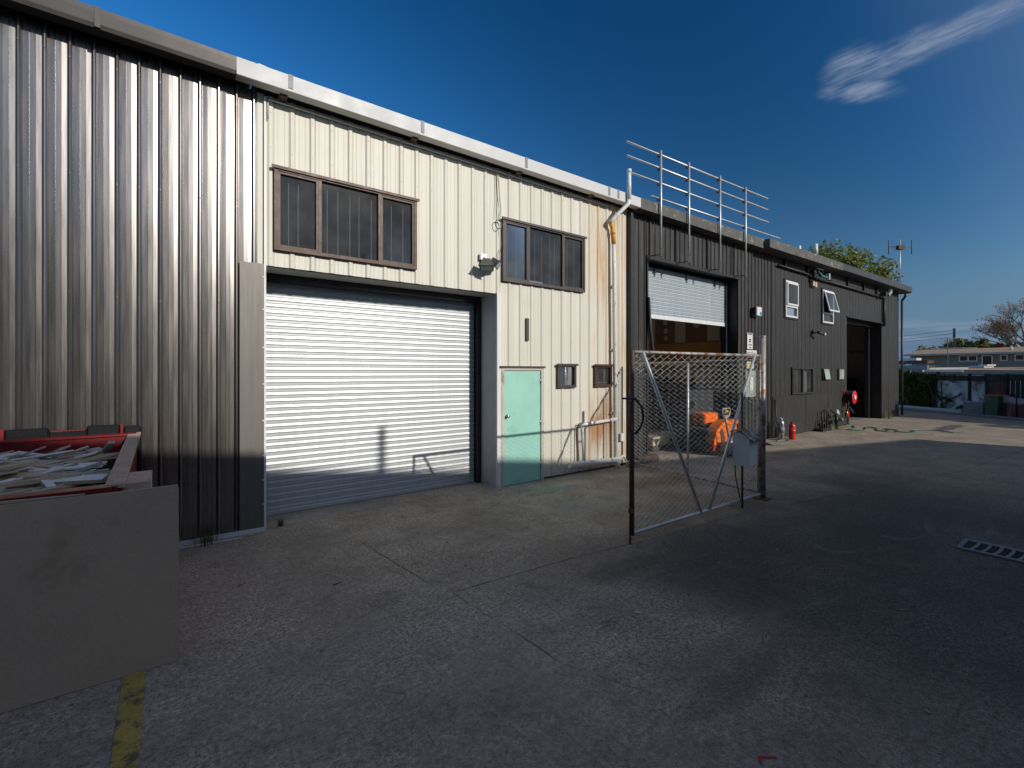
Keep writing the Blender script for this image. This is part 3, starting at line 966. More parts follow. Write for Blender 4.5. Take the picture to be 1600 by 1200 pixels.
# ------------------------------------------------------------------ black warehouse (right)
kw = thing('black_warehouse', 'long black painted warehouse unit with half raised roller door and open doorway', 'building', (17, WY, 0))
OPK = [(8.49, 12.38, 0, 4.49)]
OPK2 = [(20.27, 24.2, 0, 4.03), (15.20, 15.97, 3.69, 4.75), (18.0, 18.87, 3.69, 4.76), (15.66, 17.15, 1.30, 2.07), (18.0, 18.46, 1.70, 2.06), (19.38, 19.85, 1.71, 2.08)]
BLACKP = [(0, 0), (.012, .022), (.040, .022), (.052, 0), (.10, 0), (.103, -.003), (.107, 0), (.19, 0)]
ribbed(7.98, 14.3, .03, 5.44, WY, .19, BLACKP, OPK, phase=8.0, jitter=.001).done('wall', 'black_paint', kw)
BOARD = [(0, 0), (.004, -.012), (.016, -.012), (.02, 0), (.29, .0), (.293, -.006), (.303, -.006), (.306, 0), (.59, 0), (.593, -.006), (.603, -.006), (.606, 0), (.90, 0)]
ribbed(14.3, 26.55, .03, 5.50, WY, .90, BOARD, OPK2, phase=14.3, jitter=.0008).done('wall', 'black_board', kw)
b = B()
# black corner strips where the cream and black walls meet
b.box(7.82, 7.90, 6.36, 6.46, .02, 5.36)
b.box(8.452, 8.49, 6.425, 6.47, .02, 4.50); b.box(8.44, 12.42, 6.42, 6.445, 4.46, 4.53)
for x in (8.567, 9.575, 10.9, 12.17):
    b.box(x - .012, x + .012, 6.435, 6.447, 4.53, 5.43)
b.box(14.29, 14.32, 6.44, 6.465, .03, 5.4)
b.box(24.2, 24.30, 6.435, 6.468, 3.98, 5.15)
b.box(20.22, 24.25, 6.43, 6.468, 4.005, 4.05)
b.done('seam_trim', 'black_trim', kw)
b = B(); b.box(7.91, 7.98, 6.43, 6.465, .02, 5.38); b.done('corner_post', 'galv_rust', kw)
b = B(); b.box(14.34, 20.22, 6.425, 6.445, .04, 1.225); b.box(14.34, 20.22, 6.415, 6.4245, 1.205, 1.235)
sk = b.done('skirting', 'black_board', kw)
b = B()
for x in (16.55, 18.4):
    b.box(x, x + .015, 6.4185, 6.4245, .05, 1.2)
b.done('skirting_joint', 'black_trim', sk)
# gutters
b = B()
def loft(p0, x0, p1, x1):
    A = [b.bm.verts.new((x0, y, z)) for y, z in p0]; C = [b.bm.verts.new((x1, y, z)) for y, z in p1]
    n = len(A)
    b.bm.faces.new(A); b.bm.faces.new(C[::-1])
    for k in range(n): b.bm.faces.new([A[k], C[k], C[(k + 1) % n], A[(k + 1) % n]])
loft([(6.20, 5.385), (6.46, 5.385), (6.46, 5.61), (6.20, 5.61)], 7.93, [(6.20, 5.40), (6.46, 5.40), (6.46, 5.655), (6.20, 5.655)], 13.30)
loft([(6.04, 5.40), (6.46, 5.40), (6.46, 5.64), (6.04, 5.64)], 13.30, [(6.04, 5.45), (6.46, 5.45), (6.46, 5.70), (6.04, 5.70)], 18.6)
b.done('gutter', 'concrete_gutter', kw)
b = B()
loft([(6.04, 5.475), (6.12, 5.445), (6.46, 5.445), (6.46, 5.70), (6.04, 5.70)], 18.6, [(6.04, 5.53), (6.12, 5.495), (6.46, 5.495), (6.46, 5.76), (6.04, 5.76)], 26.75)
g = b.done('gutter', 'dark_gutter', kw)
b = B(); b.tube([(26.45, 6.2, 5.46), (26.48, 6.22, 5.36), (26.62, 6.3, 5.30), (26.66, 6.38, 5.2)], .05, 10); b.tube([(26.66, 6.38, 5.24), (26.66, 6.38, .02)], .045, 10)
b.done('downpipe', 'dark_gutter', kw)
b = B()
b.quad((7.93, 6.45, 5.60), (9.6, 6.45, 5.60), (9.6, 14, 6.6), (7.93, 14, 6.6))
b.quad((11.0, 6.45, 5.60), (13.35, 6.45, 5.60), (13.35, 14, 6.6), (11.0, 14, 6.6))
b.quad((9.6, 6.45, 5.60), (11.0, 6.45, 5.60), (11.0, 7.2, 5.70), (9.6, 7.2, 5.70)); b.quad((9.6, 12.6, 6.415), (11.0, 12.6, 6.415), (11.0, 14, 6.6), (9.6, 14, 6.6))
b.quad((13.35, 6.45, 5.63), (26.75, 6.45, 5.75), (26.75, 14, 6.6), (13.35, 14, 6.6))
b.quad((7.93, 14, 6.6), (26.75, 14, 6.6), (26.75, 21, 5.6), (7.93, 21, 5.6))
kr = b.done('roof', 'dark_gutter', kw)
b = B(); b.quad((9.6, 7.2, 5.70), (11.0, 7.2, 5.70), (11.0, 12.6, 6.415), (9.6, 12.6, 6.415)); b.done('added_roof_light', 'added_roof_light', kr)  # added gap in the roof that lets daylight onto the bay lining
b = B()
b.quad((26.55, WY, 0), (26.55, 21, 0), (26.55, 21, 5.6), (26.55, WY, 5.6)); b.quad((26.55, WY, 5.6), (26.55, 21, 5.6), (26.55, 14, 6.55))
for z in (2.78, 4.1): b.box(26.42, 26.54, WY + .1, 20.9, z, z + .14)
b.done('end_wall', 'inner_wall', kw)
# half raised roller door
b = B(); b.box(12.38, 12.44, WY + .005, 6.95, 0, 4.49); b.box(8.43, 8.488, WY + .005, 6.95, 0, 4.49); b.box(8.43, 12.44, 6.50, 6.95, 4.50, 4.53)
b.done('door_reveal', 'black_trim', kw)
rd = shutter(8.50, 12.25, 3.30, 4.42, 6.78, .086, .013).done('roller_door', 'shutter_blue', kw)
b = B(); b.box(8.50, 12.25, 6.755, 6.795, 3.21, 3.305, .006); b.done('bottom_rail', 'white_metal', rd)
b = B(); b.box(12.26, 12.375, 6.72, 6.84, 0, 4.45); b.box(8.49, 8.515, 6.72, 6.84, 0, 4.45); b.done('guide_rail', 'black_rail', rd)
b = B(); b.tube([(8.52, 6.95, 4.42), (12.3, 6.95, 4.42)], .12, 12); b.done('roller_drum', 'dark_void', rd)
b = B()
for x in (9.15, 10.45, 11.75):
    b.tube([(x, 6.75, 4.40), (x, 6.745, 4.20)], .012, 6); b.box(x - .05, x + .05, 6.735, 6.755, 4.28, 4.31)
b.done('stop_strap', 'black_rail', rd)
b = B(); b.tube([(8.46, 6.40, 3.6), (8.50, 6.38, 2.9), (8.60, 6.36, 2.2), (8.64, 6.40, 1.9)], .035, 6); b.done('bent_strip', 'black_trim', kw)
# inside of the first bay
b = B(); b.box(14.2, 14.26, 6.53, 13.0, 2.92, 5.5); ip = b.done('partition', 'ply_dark', kw)
b = B(); b.box(14.17, 14.199, 6.53, 13.0, 0, 2.95); b.done('lower_lining', 'ply', ip)
b = B()
for (y0, y1, z0, z1) in ((10.45, 10.9, 3.0, 4.2), (9.22, 9.62, 2.98, 4.2), (8.0, 8.42, 2.98, 4.2), (11.6, 12.0, 2.98, 4.2)):
    b.box(14.185, 14.199, y0, y1, z0, z1)
for (yc, zc, ry, rz) in ((10.02, 3.72, .09, .09), (10.0, 3.42, .09, .1), (10.0, 3.16, .08, .08), (8.80, 3.60, .13, .17)):
    pts = [(yc + ry * math.cos(a * math.pi / 8), zc + rz * math.sin(a * math.pi / 8)) for a in range(16)]
    b.prism(pts, 'x', 14.186, 14.199)
b.done('plaster_patch', 'paper', ip)
b = B(); b.box(7.95, 14.2, 13.0, 13.1, 0, 5.6); b.box(20.0, 20.1, 6.53, 14, 0, 5.6); b.box(20.1, 26.5, 14, 14.1, 0, 5.8)
b.done('rear_partition', 'inner_wall', kw)
b = B(); b.quad((7.95, 6.9, .006), (14.17, 6.9, .006), (14.17, 13, .006), (7.95, 13, .006)); b.quad((20.1, 6.9, .006), (26.4, 6.9, .006), (26.4, 14, .006), (20.1, 14, .006))
b.done('floor', 'inner_floor', kw)
b = B(); b.box(24.2, 24.27, WY + .005, 6.90, 0, 4.03); b.box(20.2, 20.268, WY + .005, 6.9, 0, 4.03); b.box(20.2, 24.27, 6.5, 6.9, 4.04, 4.08)
b.box(24.0, 24.195, 6.86, 7.0, 0, 4.0); b.box(20.3, 24.0, 6.75, 7.0, 3.86, 4.035)
b.done('doorway_reveal', 'black_trim', kw)


def casement(x0, x1, z0, z1, zt, open_ang=0, y=WY):
    w = frame_box(x0, x1, z0, z1, y - .05, y + .05, .05).done('window', 'white_frame', kw)
    b = B(); b.box(x0 + .05, x1 - .05, y - .05, y + .05, zt - .03, zt + .03); b.done('transom', 'white_frame', w)
    b = B(); b.quad((x0 + .05, y, z0 + .05), (x1 - .05, y, z0 + .05), (x1 - .05, y, zt - .03), (x0 + .05, y, zt - .03)); b.done('pane', 'glass', w)
    mt = Matrix.Translation((0, y - .055, z1 - .05)) @ Matrix.Rotation(R(-open_ang), 4, 'X')
    h = zt + .03 - (z1 - .05)
    b = B()
    a, c = x0 + .03, x1 - .03
    b.box(a, c, -.03, .0, -.05, 0, mat=mt); b.box(a, c, -.03, 0, h, h + .05, mat=mt)
    b.box(a, a + .05, -.03, 0, h + .05, -.05, mat=mt); b.box(c - .05, c, -.03, 0, h + .05, -.05, mat=mt)
    sa = b.done('sash', 'white_frame', w)
    b = B(); b.quad(*[mt @ Vector(q) for q in ((a + .05, -.015, h + .05), (c - .05, -.015, h + .05), (c - .05, -.015, -.05), (a + .05, -.015, -.05))]); b.done('pane', 'glass', sa)
    b = B(); b.box(x0, x1, y + .45, y + .47, z0, z1); b.done('blind', 'reveal', w)
    frame_box(x0 - .05, x1 + .05, z0 - .05, z1 + .05, y - .03, y + .02, .048).done('architrave', 'black_trim', w)


casement(15.17, 16.0, 3.66, 4.78, 4.0)
casement(17.97, 18.9, 3.66, 4.79, 3.99, 13)
w = frame_box(15.62, 17.19, 1.26, 2.11, WY - .05, WY + .05, .05).done('window', 'black_board', kw)
b = B(); b.box(16.36, 16.46, WY - .05, WY + .05, 1.31, 2.06); b.done('mullion', 'black_board', w)
b = B(); b.quad((15.67, WY, 1.31), (16.36, WY, 1.31), (16.36, WY, 2.06), (15.67, WY, 2.06)); b.quad((16.46, WY, 1.31), (17.14, WY, 1.31), (17.14, WY, 2.06), (16.46, WY, 2.06)); b.done('pane', 'glass', w)
b = B()
for x in (15.75, 15.83, 15.9, 16.05, 16.2, 16.5, 16.62): b.box(x, x + .02, WY + .06, WY + .08, 1.3, 2.07)
b.done('security_bars', 'white_frame', w)
b = B(); b.box(16.62, 17.12, WY + .12, WY + .14, 1.28, 2.08); b.box(15.66, 17.15, WY + .4, WY + .42, 1.28, 2.08); b.done('blind', 'reveal', w)
for (x0, x1, ang) in ((17.98, 18.48, 9), (19.36, 19.87, 0)):
    w = frame_box(x0, x1, 1.68, 2.09, WY - .045, WY + .04, .04).done('window', 'black_board', kw)
    mt = Matrix.Translation((0, WY - .05, 2.06)) @ Matrix.Rotation(R(-ang), 4, 'X')
    b = B(); b.box(x0 + .04, x1 - .04, -.012, 0, -.35, 0, mat=mt); b.done('pane', 'pale_glass', w)
b = B(); b.tube([(14.6, 6.40, 5.15), (16.82, 6.40, 5.14), (16.86, 6.40, 5.10), (18.2, 6.40, 5.08)], .035, 8); b.tube([(18.2, 6.40, 5.09), (24.3, 6.40, 5.10)], .04, 8)
b.tube([(24.3, 6.41, 5.10), (24.3, 6.41, 3.9)], .05, 8)
b.done('pipe_run', 'black_trim', kw)
b = B()
for x in (15.1, 16.7, 18.6, 20.2, 21.9, 23.4):
    b.box(x, x + .04, 6.40, 6.468, 5.16, 5.46)
b.done('gutter_bracket', 'black_trim', kw)
b = B(); b.tube([(16.9, 6.25, 5.78), (16.9, 6.25, 6.12)], .06, 10); b.tube([(16.3, 6.5, 5.8), (16.3, 6.5, 6.02)], .05, 10)
b.done('vent_pipe', 'pvc', kw)
b = B()
b.tube([(14.42, 6.40, 1.15), (14.44, 6.38, .5), (14.6, 6.30, .12), (14.9, 6.2, .03)], .02, 6)
b.done('drain_pipe', 'black_trim', kw)

# ------------------------------------------------------------------ rooftop sign frame standing on the black wall
sf = thing('sign_frame', 'galvanised pipe frame of four uprights and four rails above the half raised roller door', 'sign frame', (8.56, 6.15, 4.48))
for x, zt in ((8.556, 6.75), (9.61, 6.77), (10.94, 6.80), (12.19, 6.82)):
    b = B(); b.tube([(x, 6.15, 4.48), (x, 6.15, zt)], .022, 8); up = b.done('upright', 'galv', sf)
    b = B(); b.tube([(x, 6.46, 4.53), (x, 6.15, 4.50)], .011, 6); b.done('wall_arm', 'black_rail', up)
for (x0, z0, x1, z1) in ((7.49, 6.65, 13.5, 6.82), (7.49, 6.365, 13.5, 6.51), (7.56, 6.045, 13.53, 6.165), (8.28, 5.72, 14.24, 5.83)):
    b = B(); b.tube([(x0, 6.195, z0), (x1, 6.195, z1)], .022, 8); rl = b.done('rail', 'galv', sf)
    b = B()
    for x in (8.556, 9.61, 10.94, 12.19):
        z = z0 + (z1 - z0) * (x - x0) / (x1 - x0)
        b.box(x - .05, x + .012, 6.172, 6.215, z - .06, z - .015)
    b.done('clamp', 'rust', rl)

# ------------------------------------------------------------------ things fixed to the walls
fl = thing('floodlight', 'twin weathered floodlight fixed between the two cream upstairs windows', 'floodlight', (4.19, 6.44, 3.72))
b = B(); b.box(4.10, 4.22, 6.40, 6.445, 3.80, 3.90); b.tube([(4.16, 6.40, 3.83), (4.16, 6.30, 3.78)], .02, 8); b.done('bracket', 'galv', fl)
def flood(c, tilt, yaw, s=1.0):
    mt = Matrix.Translation(c) @ Matrix.Rotation(R(yaw), 4, 'Z') @ Matrix.Rotation(R(tilt), 4, 'X')
    b = B()
    b.prism([(-.10 * s, -.07 * s), (.10 * s, -.07 * s), (.06 * s, .06 * s), (-.06 * s, .06 * s)], 'z', -.06 * s, .06 * s)
    for v in b.bm.verts: v.co = mt @ v.co
    b.box(-.11 * s, .11 * s, -.085 * s, -.07 * s, -.07 * s, .07 * s, mat=mt)
    h = b.done('lamp_head', 'lamp_green', fl)
    b = B(); b.quad(*[mt @ Vector(q) for q in ((-.09 * s, -.088 * s, -.05 * s), (.09 * s, -.088 * s, -.05 * s), (.09 * s, -.088 * s, .05 * s), (-.09 * s, -.088 * s, .05 * s))])
    b.done('lens', 'lens', h)
flood((4.12, 6.26, 3.70), 62, -30, 1.05)
flood((4.29, 6.28, 3.75), 35, 45, .95)

b = B()
pts = []
for k in range(46):
    a = k / 45 * math.pi * 5
    pts.append((4.452 + .062 * math.cos(a), 6.41 - .0004 * k, 4.44 + .075 * math.sin(a)))
b.tube([(4.46, 6.43, 5.3), (4.475, 6.41, 5.0), (4.51, 6.42, 4.72), (4.49, 6.41, 4.52)] , .006, 5)
b.tube([(4.43, 6.43, 5.3), (4.44, 6.41, 4.9), (4.42, 6.42, 4.55)], .005, 5)
b.tube(pts, .006, 5)
b.tube([(4.50, 6.41, 4.36), (4.53, 6.42, 4.1), (4.47, 6.41, 3.95), (4.50, 6.42, 3.82), (4.53, 6.43, 3.80)], .005, 5)
tag(b.done('loose_cable', 'cable'), 'thin loose cable coiled beside the right cream upstairs window', 'cable')

al = thing('alarm_box', 'small white alarm box with blue corner on the black wall', 'alarm box', (13.28, 6.44, 3.52))
b = B(); b.box(13.12, 13.40, 6.30, 6.445, 3.53, 3.78, .015); b.done('casing', 'alarm_white', al)
b = B(); b.box(13.28, 13.39, 6.292, 6.299, 3.56, 3.64); b.done('logo', 'alarm_blue', al)
b = B(); b.box(13.085, 13.115, 6.32, 6.44, 3.54, 3.77); b.done('side_cover', 'machine_dark', al)


def notice(name, label, x0, x1, z0, z1, rows, extra=None, y=6.43):
    t = thing(name, label, 'notice', ((x0 + x1) / 2, y, z0))
    b = B(); b.box(x0, x1, y, y + .012, z0, z1); b.done('board', 'sign_white', t)
    b = B()
    for (u0, u1, v0, v1) in rows:
        b.box(x0 + (x1 - x0) * u0, x0 + (x1 - x0) * u1, y - .004, y - .001, z0 + (z1 - z0) * v0, z0 + (z1 - z0) * v1)
    b.done('lettering', 'sign_ink', t)
    if extra:
        for mk, (u0, u1, v0, v1) in extra:
            b = B(); b.box(x0 + (x1 - x0) * u0, x0 + (x1 - x0) * u1, y - .005, y - .002, z0 + (z1 - z0) * v0, z0 + (z1 - z0) * v1); b.done('stripe', mk, t)
    return t


notice('notice', 'tall narrow white notice on the black wall left of the gate post', 12.83, 13.13, 2.60, 3.05,
       [(.15, .85, .88, .92), (.3, .7, .55, .62), (.35, .65, .42, .52), (.25, .45, .22, .3), (.55, .8, .22, .3), (.4, .7, .06, .12)], [('sign_red', (.1, .9, .94, .98))])
notice('notice', 'wide white notice with red edge right above the gate corner', 12.80, 13.36, 2.36, 2.57,
       [(.08, .12, .3, .8), (.16, .42, .62, .7), (.16, .42, .42, .5), (.5, .54, .25, .85), (.62, .9, .6, .68), (.62, .9, .35, .42)], [('sign_red', (.0, 1, .0, .12))])
notice('notice', 'small yellow and white notice behind the gate top', 12.80, 13.20, 2.06, 2.26,
       [(.6, .9, .5, .6), (.6, .85, .3, .38)], [('sign_yellow', (.06, .46, .2, .8))])
wp = thing('noticeboard', 'pale glazed panel with paper on the black wall behind the gate', 'noticeboard', (12.97, 6.43, 1.25))
b = B(); b.box(12.70, 13.26, 6.41, 6.44, 1.27, 2.0); b.done('panel', 'pale_glass', wp)
b = B(); b.box(12.92, 13.10, 6.398, 6.408, 1.45, 1.82); b.done('paper_sheet', 'sign_white', wp)

fx = thing('floodlight', 'green and black floodlight with cream junction box under the concrete gutter of the black unit', 'floodlight', (17.2, 6.42, 5.0))
b = B(); b.tube([(16.95, 6.42, 5.28), (17.0, 6.25, 5.34), (17.35, 6.2, 5.32), (17.5, 6.3, 5.15)], .025, 8); b.box(16.95, 17.1, 6.3, 6.44, 5.05, 5.3); b.done('bracket', 'machine_dark', fx)
b = B(); b.box(16.98, 17.5, 6.10, 6.2, 5.06, 5.11); b.tube([(16.98, 6.22, 5.25), (17.2, 6.15, 5.08), (17.45, 6.15, 5.1)], .03, 8); b.done('lamp_head', 'hose_green', fx)
b = B(); b.box(17.52, 17.60, 6.08, 6.18, 5.02, 5.22, mat=Matrix.Translation((0, 0, 0))); b.done('lens', 'lens', fx)
b = B(); b.box(17.0, 17.14, 6.36, 6.44, 4.80, 4.98); b.box(17.18, 17.32, 6.36, 6.44, 4.78, 4.96); b.done('junction_box', 'carton', fx)
fx2 = thing('floodlight', 'small floodlight with white lens above the far open doorway', 'floodlight', (23.9, 6.3, 5.08))
b = B(); b.tube([(23.5, 6.40, 5.12), (23.7, 6.25, 5.2), (23.85, 6.2, 5.2)], .03, 8); b.box(23.55, 23.75, 6.15, 6.35, 5.1, 5.25); b.done('bracket', 'machine_dark', fx2)
mt = Matrix.Translation((23.98, 6.15, 5.25)) @ Matrix.Rotation(R(25), 4, 'X') @ Matrix.Rotation(R(20), 4, 'Y')
b = B(); b.box(-.12, .12, -.05, .05, -.12, .12, .015, mt); hd = b.done('lamp_head', 'jack_grey', fx2)
b = B(); b.box(-.1, .1, -.056, -.051, -.1, .1, mat=mt); b.done('lens', 'lens', hd)
cc = thing('security_camera', 'small black security camera with white lens hood on the black boards', 'camera', (17.26, 6.42, 3.25))
b = B(); b.box(17.1, 17.22, 6.38, 6.445, 3.22, 3.34); b.tube([(17.16, 6.4, 3.28), (17.2, 6.25, 3.25)], .02, 6); b.tube([(17.12, 6.26, 3.27), (17.38, 6.2, 3.22)], .045, 10); b.done('body', 'machine_dark', cc)
b = B(); b.tube([(17.382, 6.199, 3.22), (17.44, 6.186, 3.208)], .05, 10); b.done('lens_hood', 'alarm_white', cc)

# hose reel on the corner of the open doorway
hr = thing('hose_reel', 'red fire hose reel with white hub and black hose beside the far doorway', 'hose reel', (19.95, 6.25, .65))
mt = Matrix.Translation((19.95, 6.44, 1.05)) @ Matrix.Rotation(R(90), 4, 'X')
b = B(); b.lathe([(.08, .30), (.225, .30), (.24, .312), (.225, .325), (.08, .325)], 28, mt); b.done('side_disc', 'reel_red', hr)
b = B(); b.lathe([(.225, .03), (.24, .04), (.225, .05)], 28, mt); b.done('rear_disc', 'reel_red', hr)
b = B(); b.lathe([(.02, .327), (.085, .327), (.09, .335), (.075, .347), (.03, .35)], 20, mt); b.done('hub', 'alarm_white', hr)
b = B()
for k in range(5):
    for rr in (.212, .185):
        pts = [mt @ Vector((rr * math.cos(a * math.pi / 10), rr * math.sin(a * math.pi / 10), .08 + k * .05)) for a in range(21)]
        b.tube(pts, .025, 6)
b.tube([(19.72, 6.25, .95), (19.69, 6.24, .75), (19.72, 6.28, .55)], .026, 6)
b.done('hose', 'rubber', hr)
b = B(); b.box(19.7, 20.22, 6.40, 6.46, .98, 1.1); b.tube([(19.95, 6.45, 1.05), (19.95, 6.12, 1.05)], .02, 8); b.tube([(20.20, 6.40, 1.0), (20.20, 6.40, .02)], .018, 8); b.done('bracket', 'machine_dark', hr)
b = B(); b.tube([(19.72, 6.28, .58), (19.74, 6.3, .40), (19.76, 6.32, .30)], .022, 8); b.box(19.65, 19.78, 6.26, 6.33, .56, .62); b.done('brass_nozzle', 'brass', hr)
b = B(); b.box(19.98, 20.1, 6.33, 6.40, .33, .5); b.done('valve_tag', 'reel_red', hr)

# valve pipes on the skirting
vp = thing('valve_pipes', 'black valves and pipes standing on the ground against the skirting of the black boards', 'pipework', (18.0, 6.25, 0))
b = B(); b.box(17.2, 17.95, 6.15, 6.40, 0, .10, .01); b.done('base', 'black_trim', vp)
b = B()
for (x, h) in ((17.38, .38), (17.55, .66), (17.75, .70)):
    b.tube([(x, 6.3, .1), (x, 6.3, h)], .028, 8)
b.tube([(17.55, 6.3, .25), (17.75, 6.3, .25)], .035, 8)
b.tube([(17.98, 6.32, 0), (17.98, 6.32, .68), (18.2, 6.28, .70), (18.35, 6.25, .58), (18.55, 6.25, .50)], .022, 8)
b.tube([(18.0, 6.3, .3), (18.25, 6.28, .36), (18.5, 6.25, .48)], .022, 8); b.tube([(18.62, 6.25, 0), (18.62, 6.25, .52)], .05, 10); b.tube([(18.45, 6.2, .28), (18.8, 6.3, .28)], .06, 10)
b.done('pipe', 'black_trim', vp)
b = B(); b.lathe([(.02, 0), (.10, .005), (.11, .02), (.10, .035), (.02, .04)], 14, Matrix.Translation((18.45, 6.16, .58)) @ Matrix.Rotation(R(70), 4, 'X')); b.lathe([(.02, 0), (.07, .005), (.08, .02), (.02, .03)], 14, Matrix.Translation((18.85, 6.2, .3)) @ Matrix.Rotation(R(90), 4, 'Y')); b.done('handwheel', 'jack_grey', vp)

# antenna at the far end of the roof
an = thing('television_antenna', 'television aerial on a tall mast at the far end of the black roof', 'antenna', (26.55, 6.4, 5.70))
b = B(); b.tube([(26.55, 6.42, 5.72), (26.55, 6.42, 7.95)], .018, 6); b.done('mast', 'galv', an)
b = B()
mt = Matrix.Translation((26.55, 6.42, 7.62)) @ Matrix.Rotation(R(-36), 4, 'Z')
b.tube([mt @ Vector((-.55, 0, 0)), mt @ Vector((.55, 0, 0))], .012, 6)
for x in (-.52, .52):
    b.tube([mt @ Vector((x, 0, -.32)), mt @ Vector((x, 0, .32))], .018, 6)
for x in (-.25, -.12, 0, .12, .25):
    b.tube([mt @ Vector((x, -.02, -.16)), mt @ Vector((x, .1, .16))], .007, 5)
b.box(-.12, .12, -.08, .1, -.12, .06, mat=mt)
b.done('aerial', 'rust', an)

# ------------------------------------------------------------------ chain link gate, fence panel and post
def chain(b, origin, ux, L, H, p=.073, r=.0031):
    """woven diamond wire in the plane spanned by ux and z"""
    o = Vector(origin); u = Vector(ux).normalized()
    nrm = Vector((0, 0, 1)).cross(u)
    nw = int(L / p)
    q = L / nw
    rows = int(H / (p * .5))
    hz = H / rows
    for i in range(nw):
        pts = []
        for k in range(rows + 1):
            off = (i + ((k + i) % 2)) * q
            pts.append(o + u * min(off, L) + Vector((0, 0, k * hz)) + nrm * (.003 if k % 2 else -.003) + u * random.uniform(-.002, .002))
        b.tube(pts, r, 3, cap=False)
    return b


gt = thing('chain_link_gate', 'open chain link gate leaf with V braces and rusted left stile, facing the yard', 'gate', (7.24, 3.44, 0))
b = B(); b.tube([(4.255, 3.44, 2.185), (7.24, 3.44, 2.205)], .021, 8); b.done('top_rail', 'galv_rust', gt)
b = B(); b.tube([(4.255, 3.44, .112), (7.24, 3.44, .10)], .021, 8); b.done('bottom_rail', 'galv', gt)
b = B(); b.tube([(4.255, 3.44, .09), (4.255, 3.44, 2.20)], .021, 8); b.done('stile', 'rust', gt)
b = B(); b.tube([(7.24, 3.44, .09), (7.24, 3.44, 2.22)], .021, 8); b.done('stile', 'galv_rust', gt)
b = B(); b.tube([(4.425, 3.43, 2.185), (5.63, 3.43, .12)], .021, 8); b.done('brace', 'galv', gt)
b = B(); b.tube([(7.06, 3.43, 2.20), (5.83, 3.43, .12)], .021, 8); b.done('brace', 'galv', gt)
b = B(); chain(b, (4.27, 3.455, .12), (1, 0, 0), 2.96, 2.06); b.done('mesh', 'wire', gt)
b = B(); b.tube([(4.215, 3.44, .0), (4.215, 3.44, 1.62)], .012, 6); b.box(4.205, 4.25, 3.42, 3.46, .35, .40); b.box(4.205, 4.25, 3.42, 3.46, 1.3, 1.35); b.done('drop_bolt', 'rust', gt)
b = B(); b.tube([(4.06, 3.42, 1.66), (4.30, 3.42, 1.655)], .012, 6); b.tube([(4.28, 3.42, 1.65), (4.37, 3.40, 1.55), (4.40, 3.40, 1.42), (4.36, 3.41, 1.32), (4.28, 3.42, 1.25)], .014, 6); b.done('latch', 'black_rail', gt)
b = B()
for z in (.35, 1.95):
    b.tube([(7.24, 3.44, z), (7.345, 3.44, z)], .018, 8)
b.done('hinge', 'rust', gt)

gp = thing('gate_post', 'tall weathered steel gate post on a base plate right of the gate', 'post', (7.37, 3.46, 0))
b = B(); b.tube([(7.37, 3.46, .01), (7.37, 3.46, 2.50)], .046, 14); b.done('post_tube', 'galv_rust', gp)
b = B(); b.tube([(7.37, 3.46, 2.50), (7.37, 3.46, 2.512)], .05, 14); b.done('cap', 'galv', gp)
b = B(); b.box(7.27, 7.47, 3.36, 3.56, 0, .015); b.done('base_plate', 'rust', gp)

fb = thing('chain_link_gate', 'second chain link leaf reaching from the gate post back to the black wall', 'gate', (7.45, 4.9, 0))
b = B(); b.tube([(7.41, 3.54, 2.14), (7.72, 6.25, 2.14)], .019, 8); b.done('top_rail', 'galv_rust', fb)
b = B(); b.tube([(7.41, 3.54, .08), (7.72, 6.25, .08)], .019, 8); b.done('bottom_rail', 'galv_rust', fb)
for (x, y) in ((7.41, 3.54), (7.72, 6.25)):
    b = B(); b.tube([(x, y, .06), (x, y, 2.16)], .019, 8); b.done('stile', 'galv_rust', fb)
b = B(); b.tube([(7.56, 4.86, .02), (7.56, 4.86, 2.15)], .019, 8); b.done('stile', 'galv', fb)
b = B(); chain(b, (7.415, 3.55, .09), (.31, 2.70, 0), 2.70, 2.04); b.done('mesh', 'wire', fb)

# letterbox on a rusty stake in front of the gate
lb = thing('letterbox', 'grey metal letterbox with rusty pitched lid wired to the gate', 'letterbox', (6.65, 3.36, 0))
mt = Matrix.Translation((6.50, 3.31, .09)) @ Matrix.Rotation(R(8), 4, 'Z')
b = B()
b.prism([(-.13, .575), (.09, .575), (.09, 1.02), (-.02, 1.035), (-.13, .955)], 'x', -.16, .16)
for v in b.bm.verts: v.co = mt @ v.co
b.done('body', 'letterbox', lb)
b = B()
b.prism([(-.185, .935), (-.02, 1.06), (.12, 1.045), (.12, 1.036), (-.02, 1.048), (-.185, .918)], 'x', -.185, .185)
b.prism([(-.187, .934), (-.187, .905), (-.180, .905), (-.180, .934)], 'x', -.185, .185)
for v in b.bm.verts: v.co = mt @ v.co
b.done('lid', 'letterbox_lid', lb)
b = B(); b.box(.161, .165, -.10, .07, .62, .90, mat=mt); b.done('side_opening', 'pit', lb)
b = B(); b.tube([(6.65, 3.405, .0), (6.65, 3.405, 1.66)], .016, 8); b.tube([(6.62, 3.40, 1.56), (6.71, 3.40, 1.58)], .008, 6); b.done('stake', 'rust', lb)
b = B(); b.tube([(6.42, 3.39, .68), (6.43, 3.39, .50), (6.56, 3.39, .15), (6.63, 3.39, .05)], .009, 6); b.done('wire_stay', 'rust', lb)

# timber beam end lying by the wall
b = B(); b.box(7.92, 8.62, 6.24, 6.40, .0, .16, .01)
tag(b.done('timber_beam', 'timber_dark'), 'short dark timber beam lying at the foot of the black wall behind the gate', 'timber')
b = B(); b.box(7.62, 7.90, 6.18, 6.34, 0, .11, .008)
tag(b.done('concrete_block', 'kerb'), 'small grey concrete block at the foot of the white downpipe', 'block')

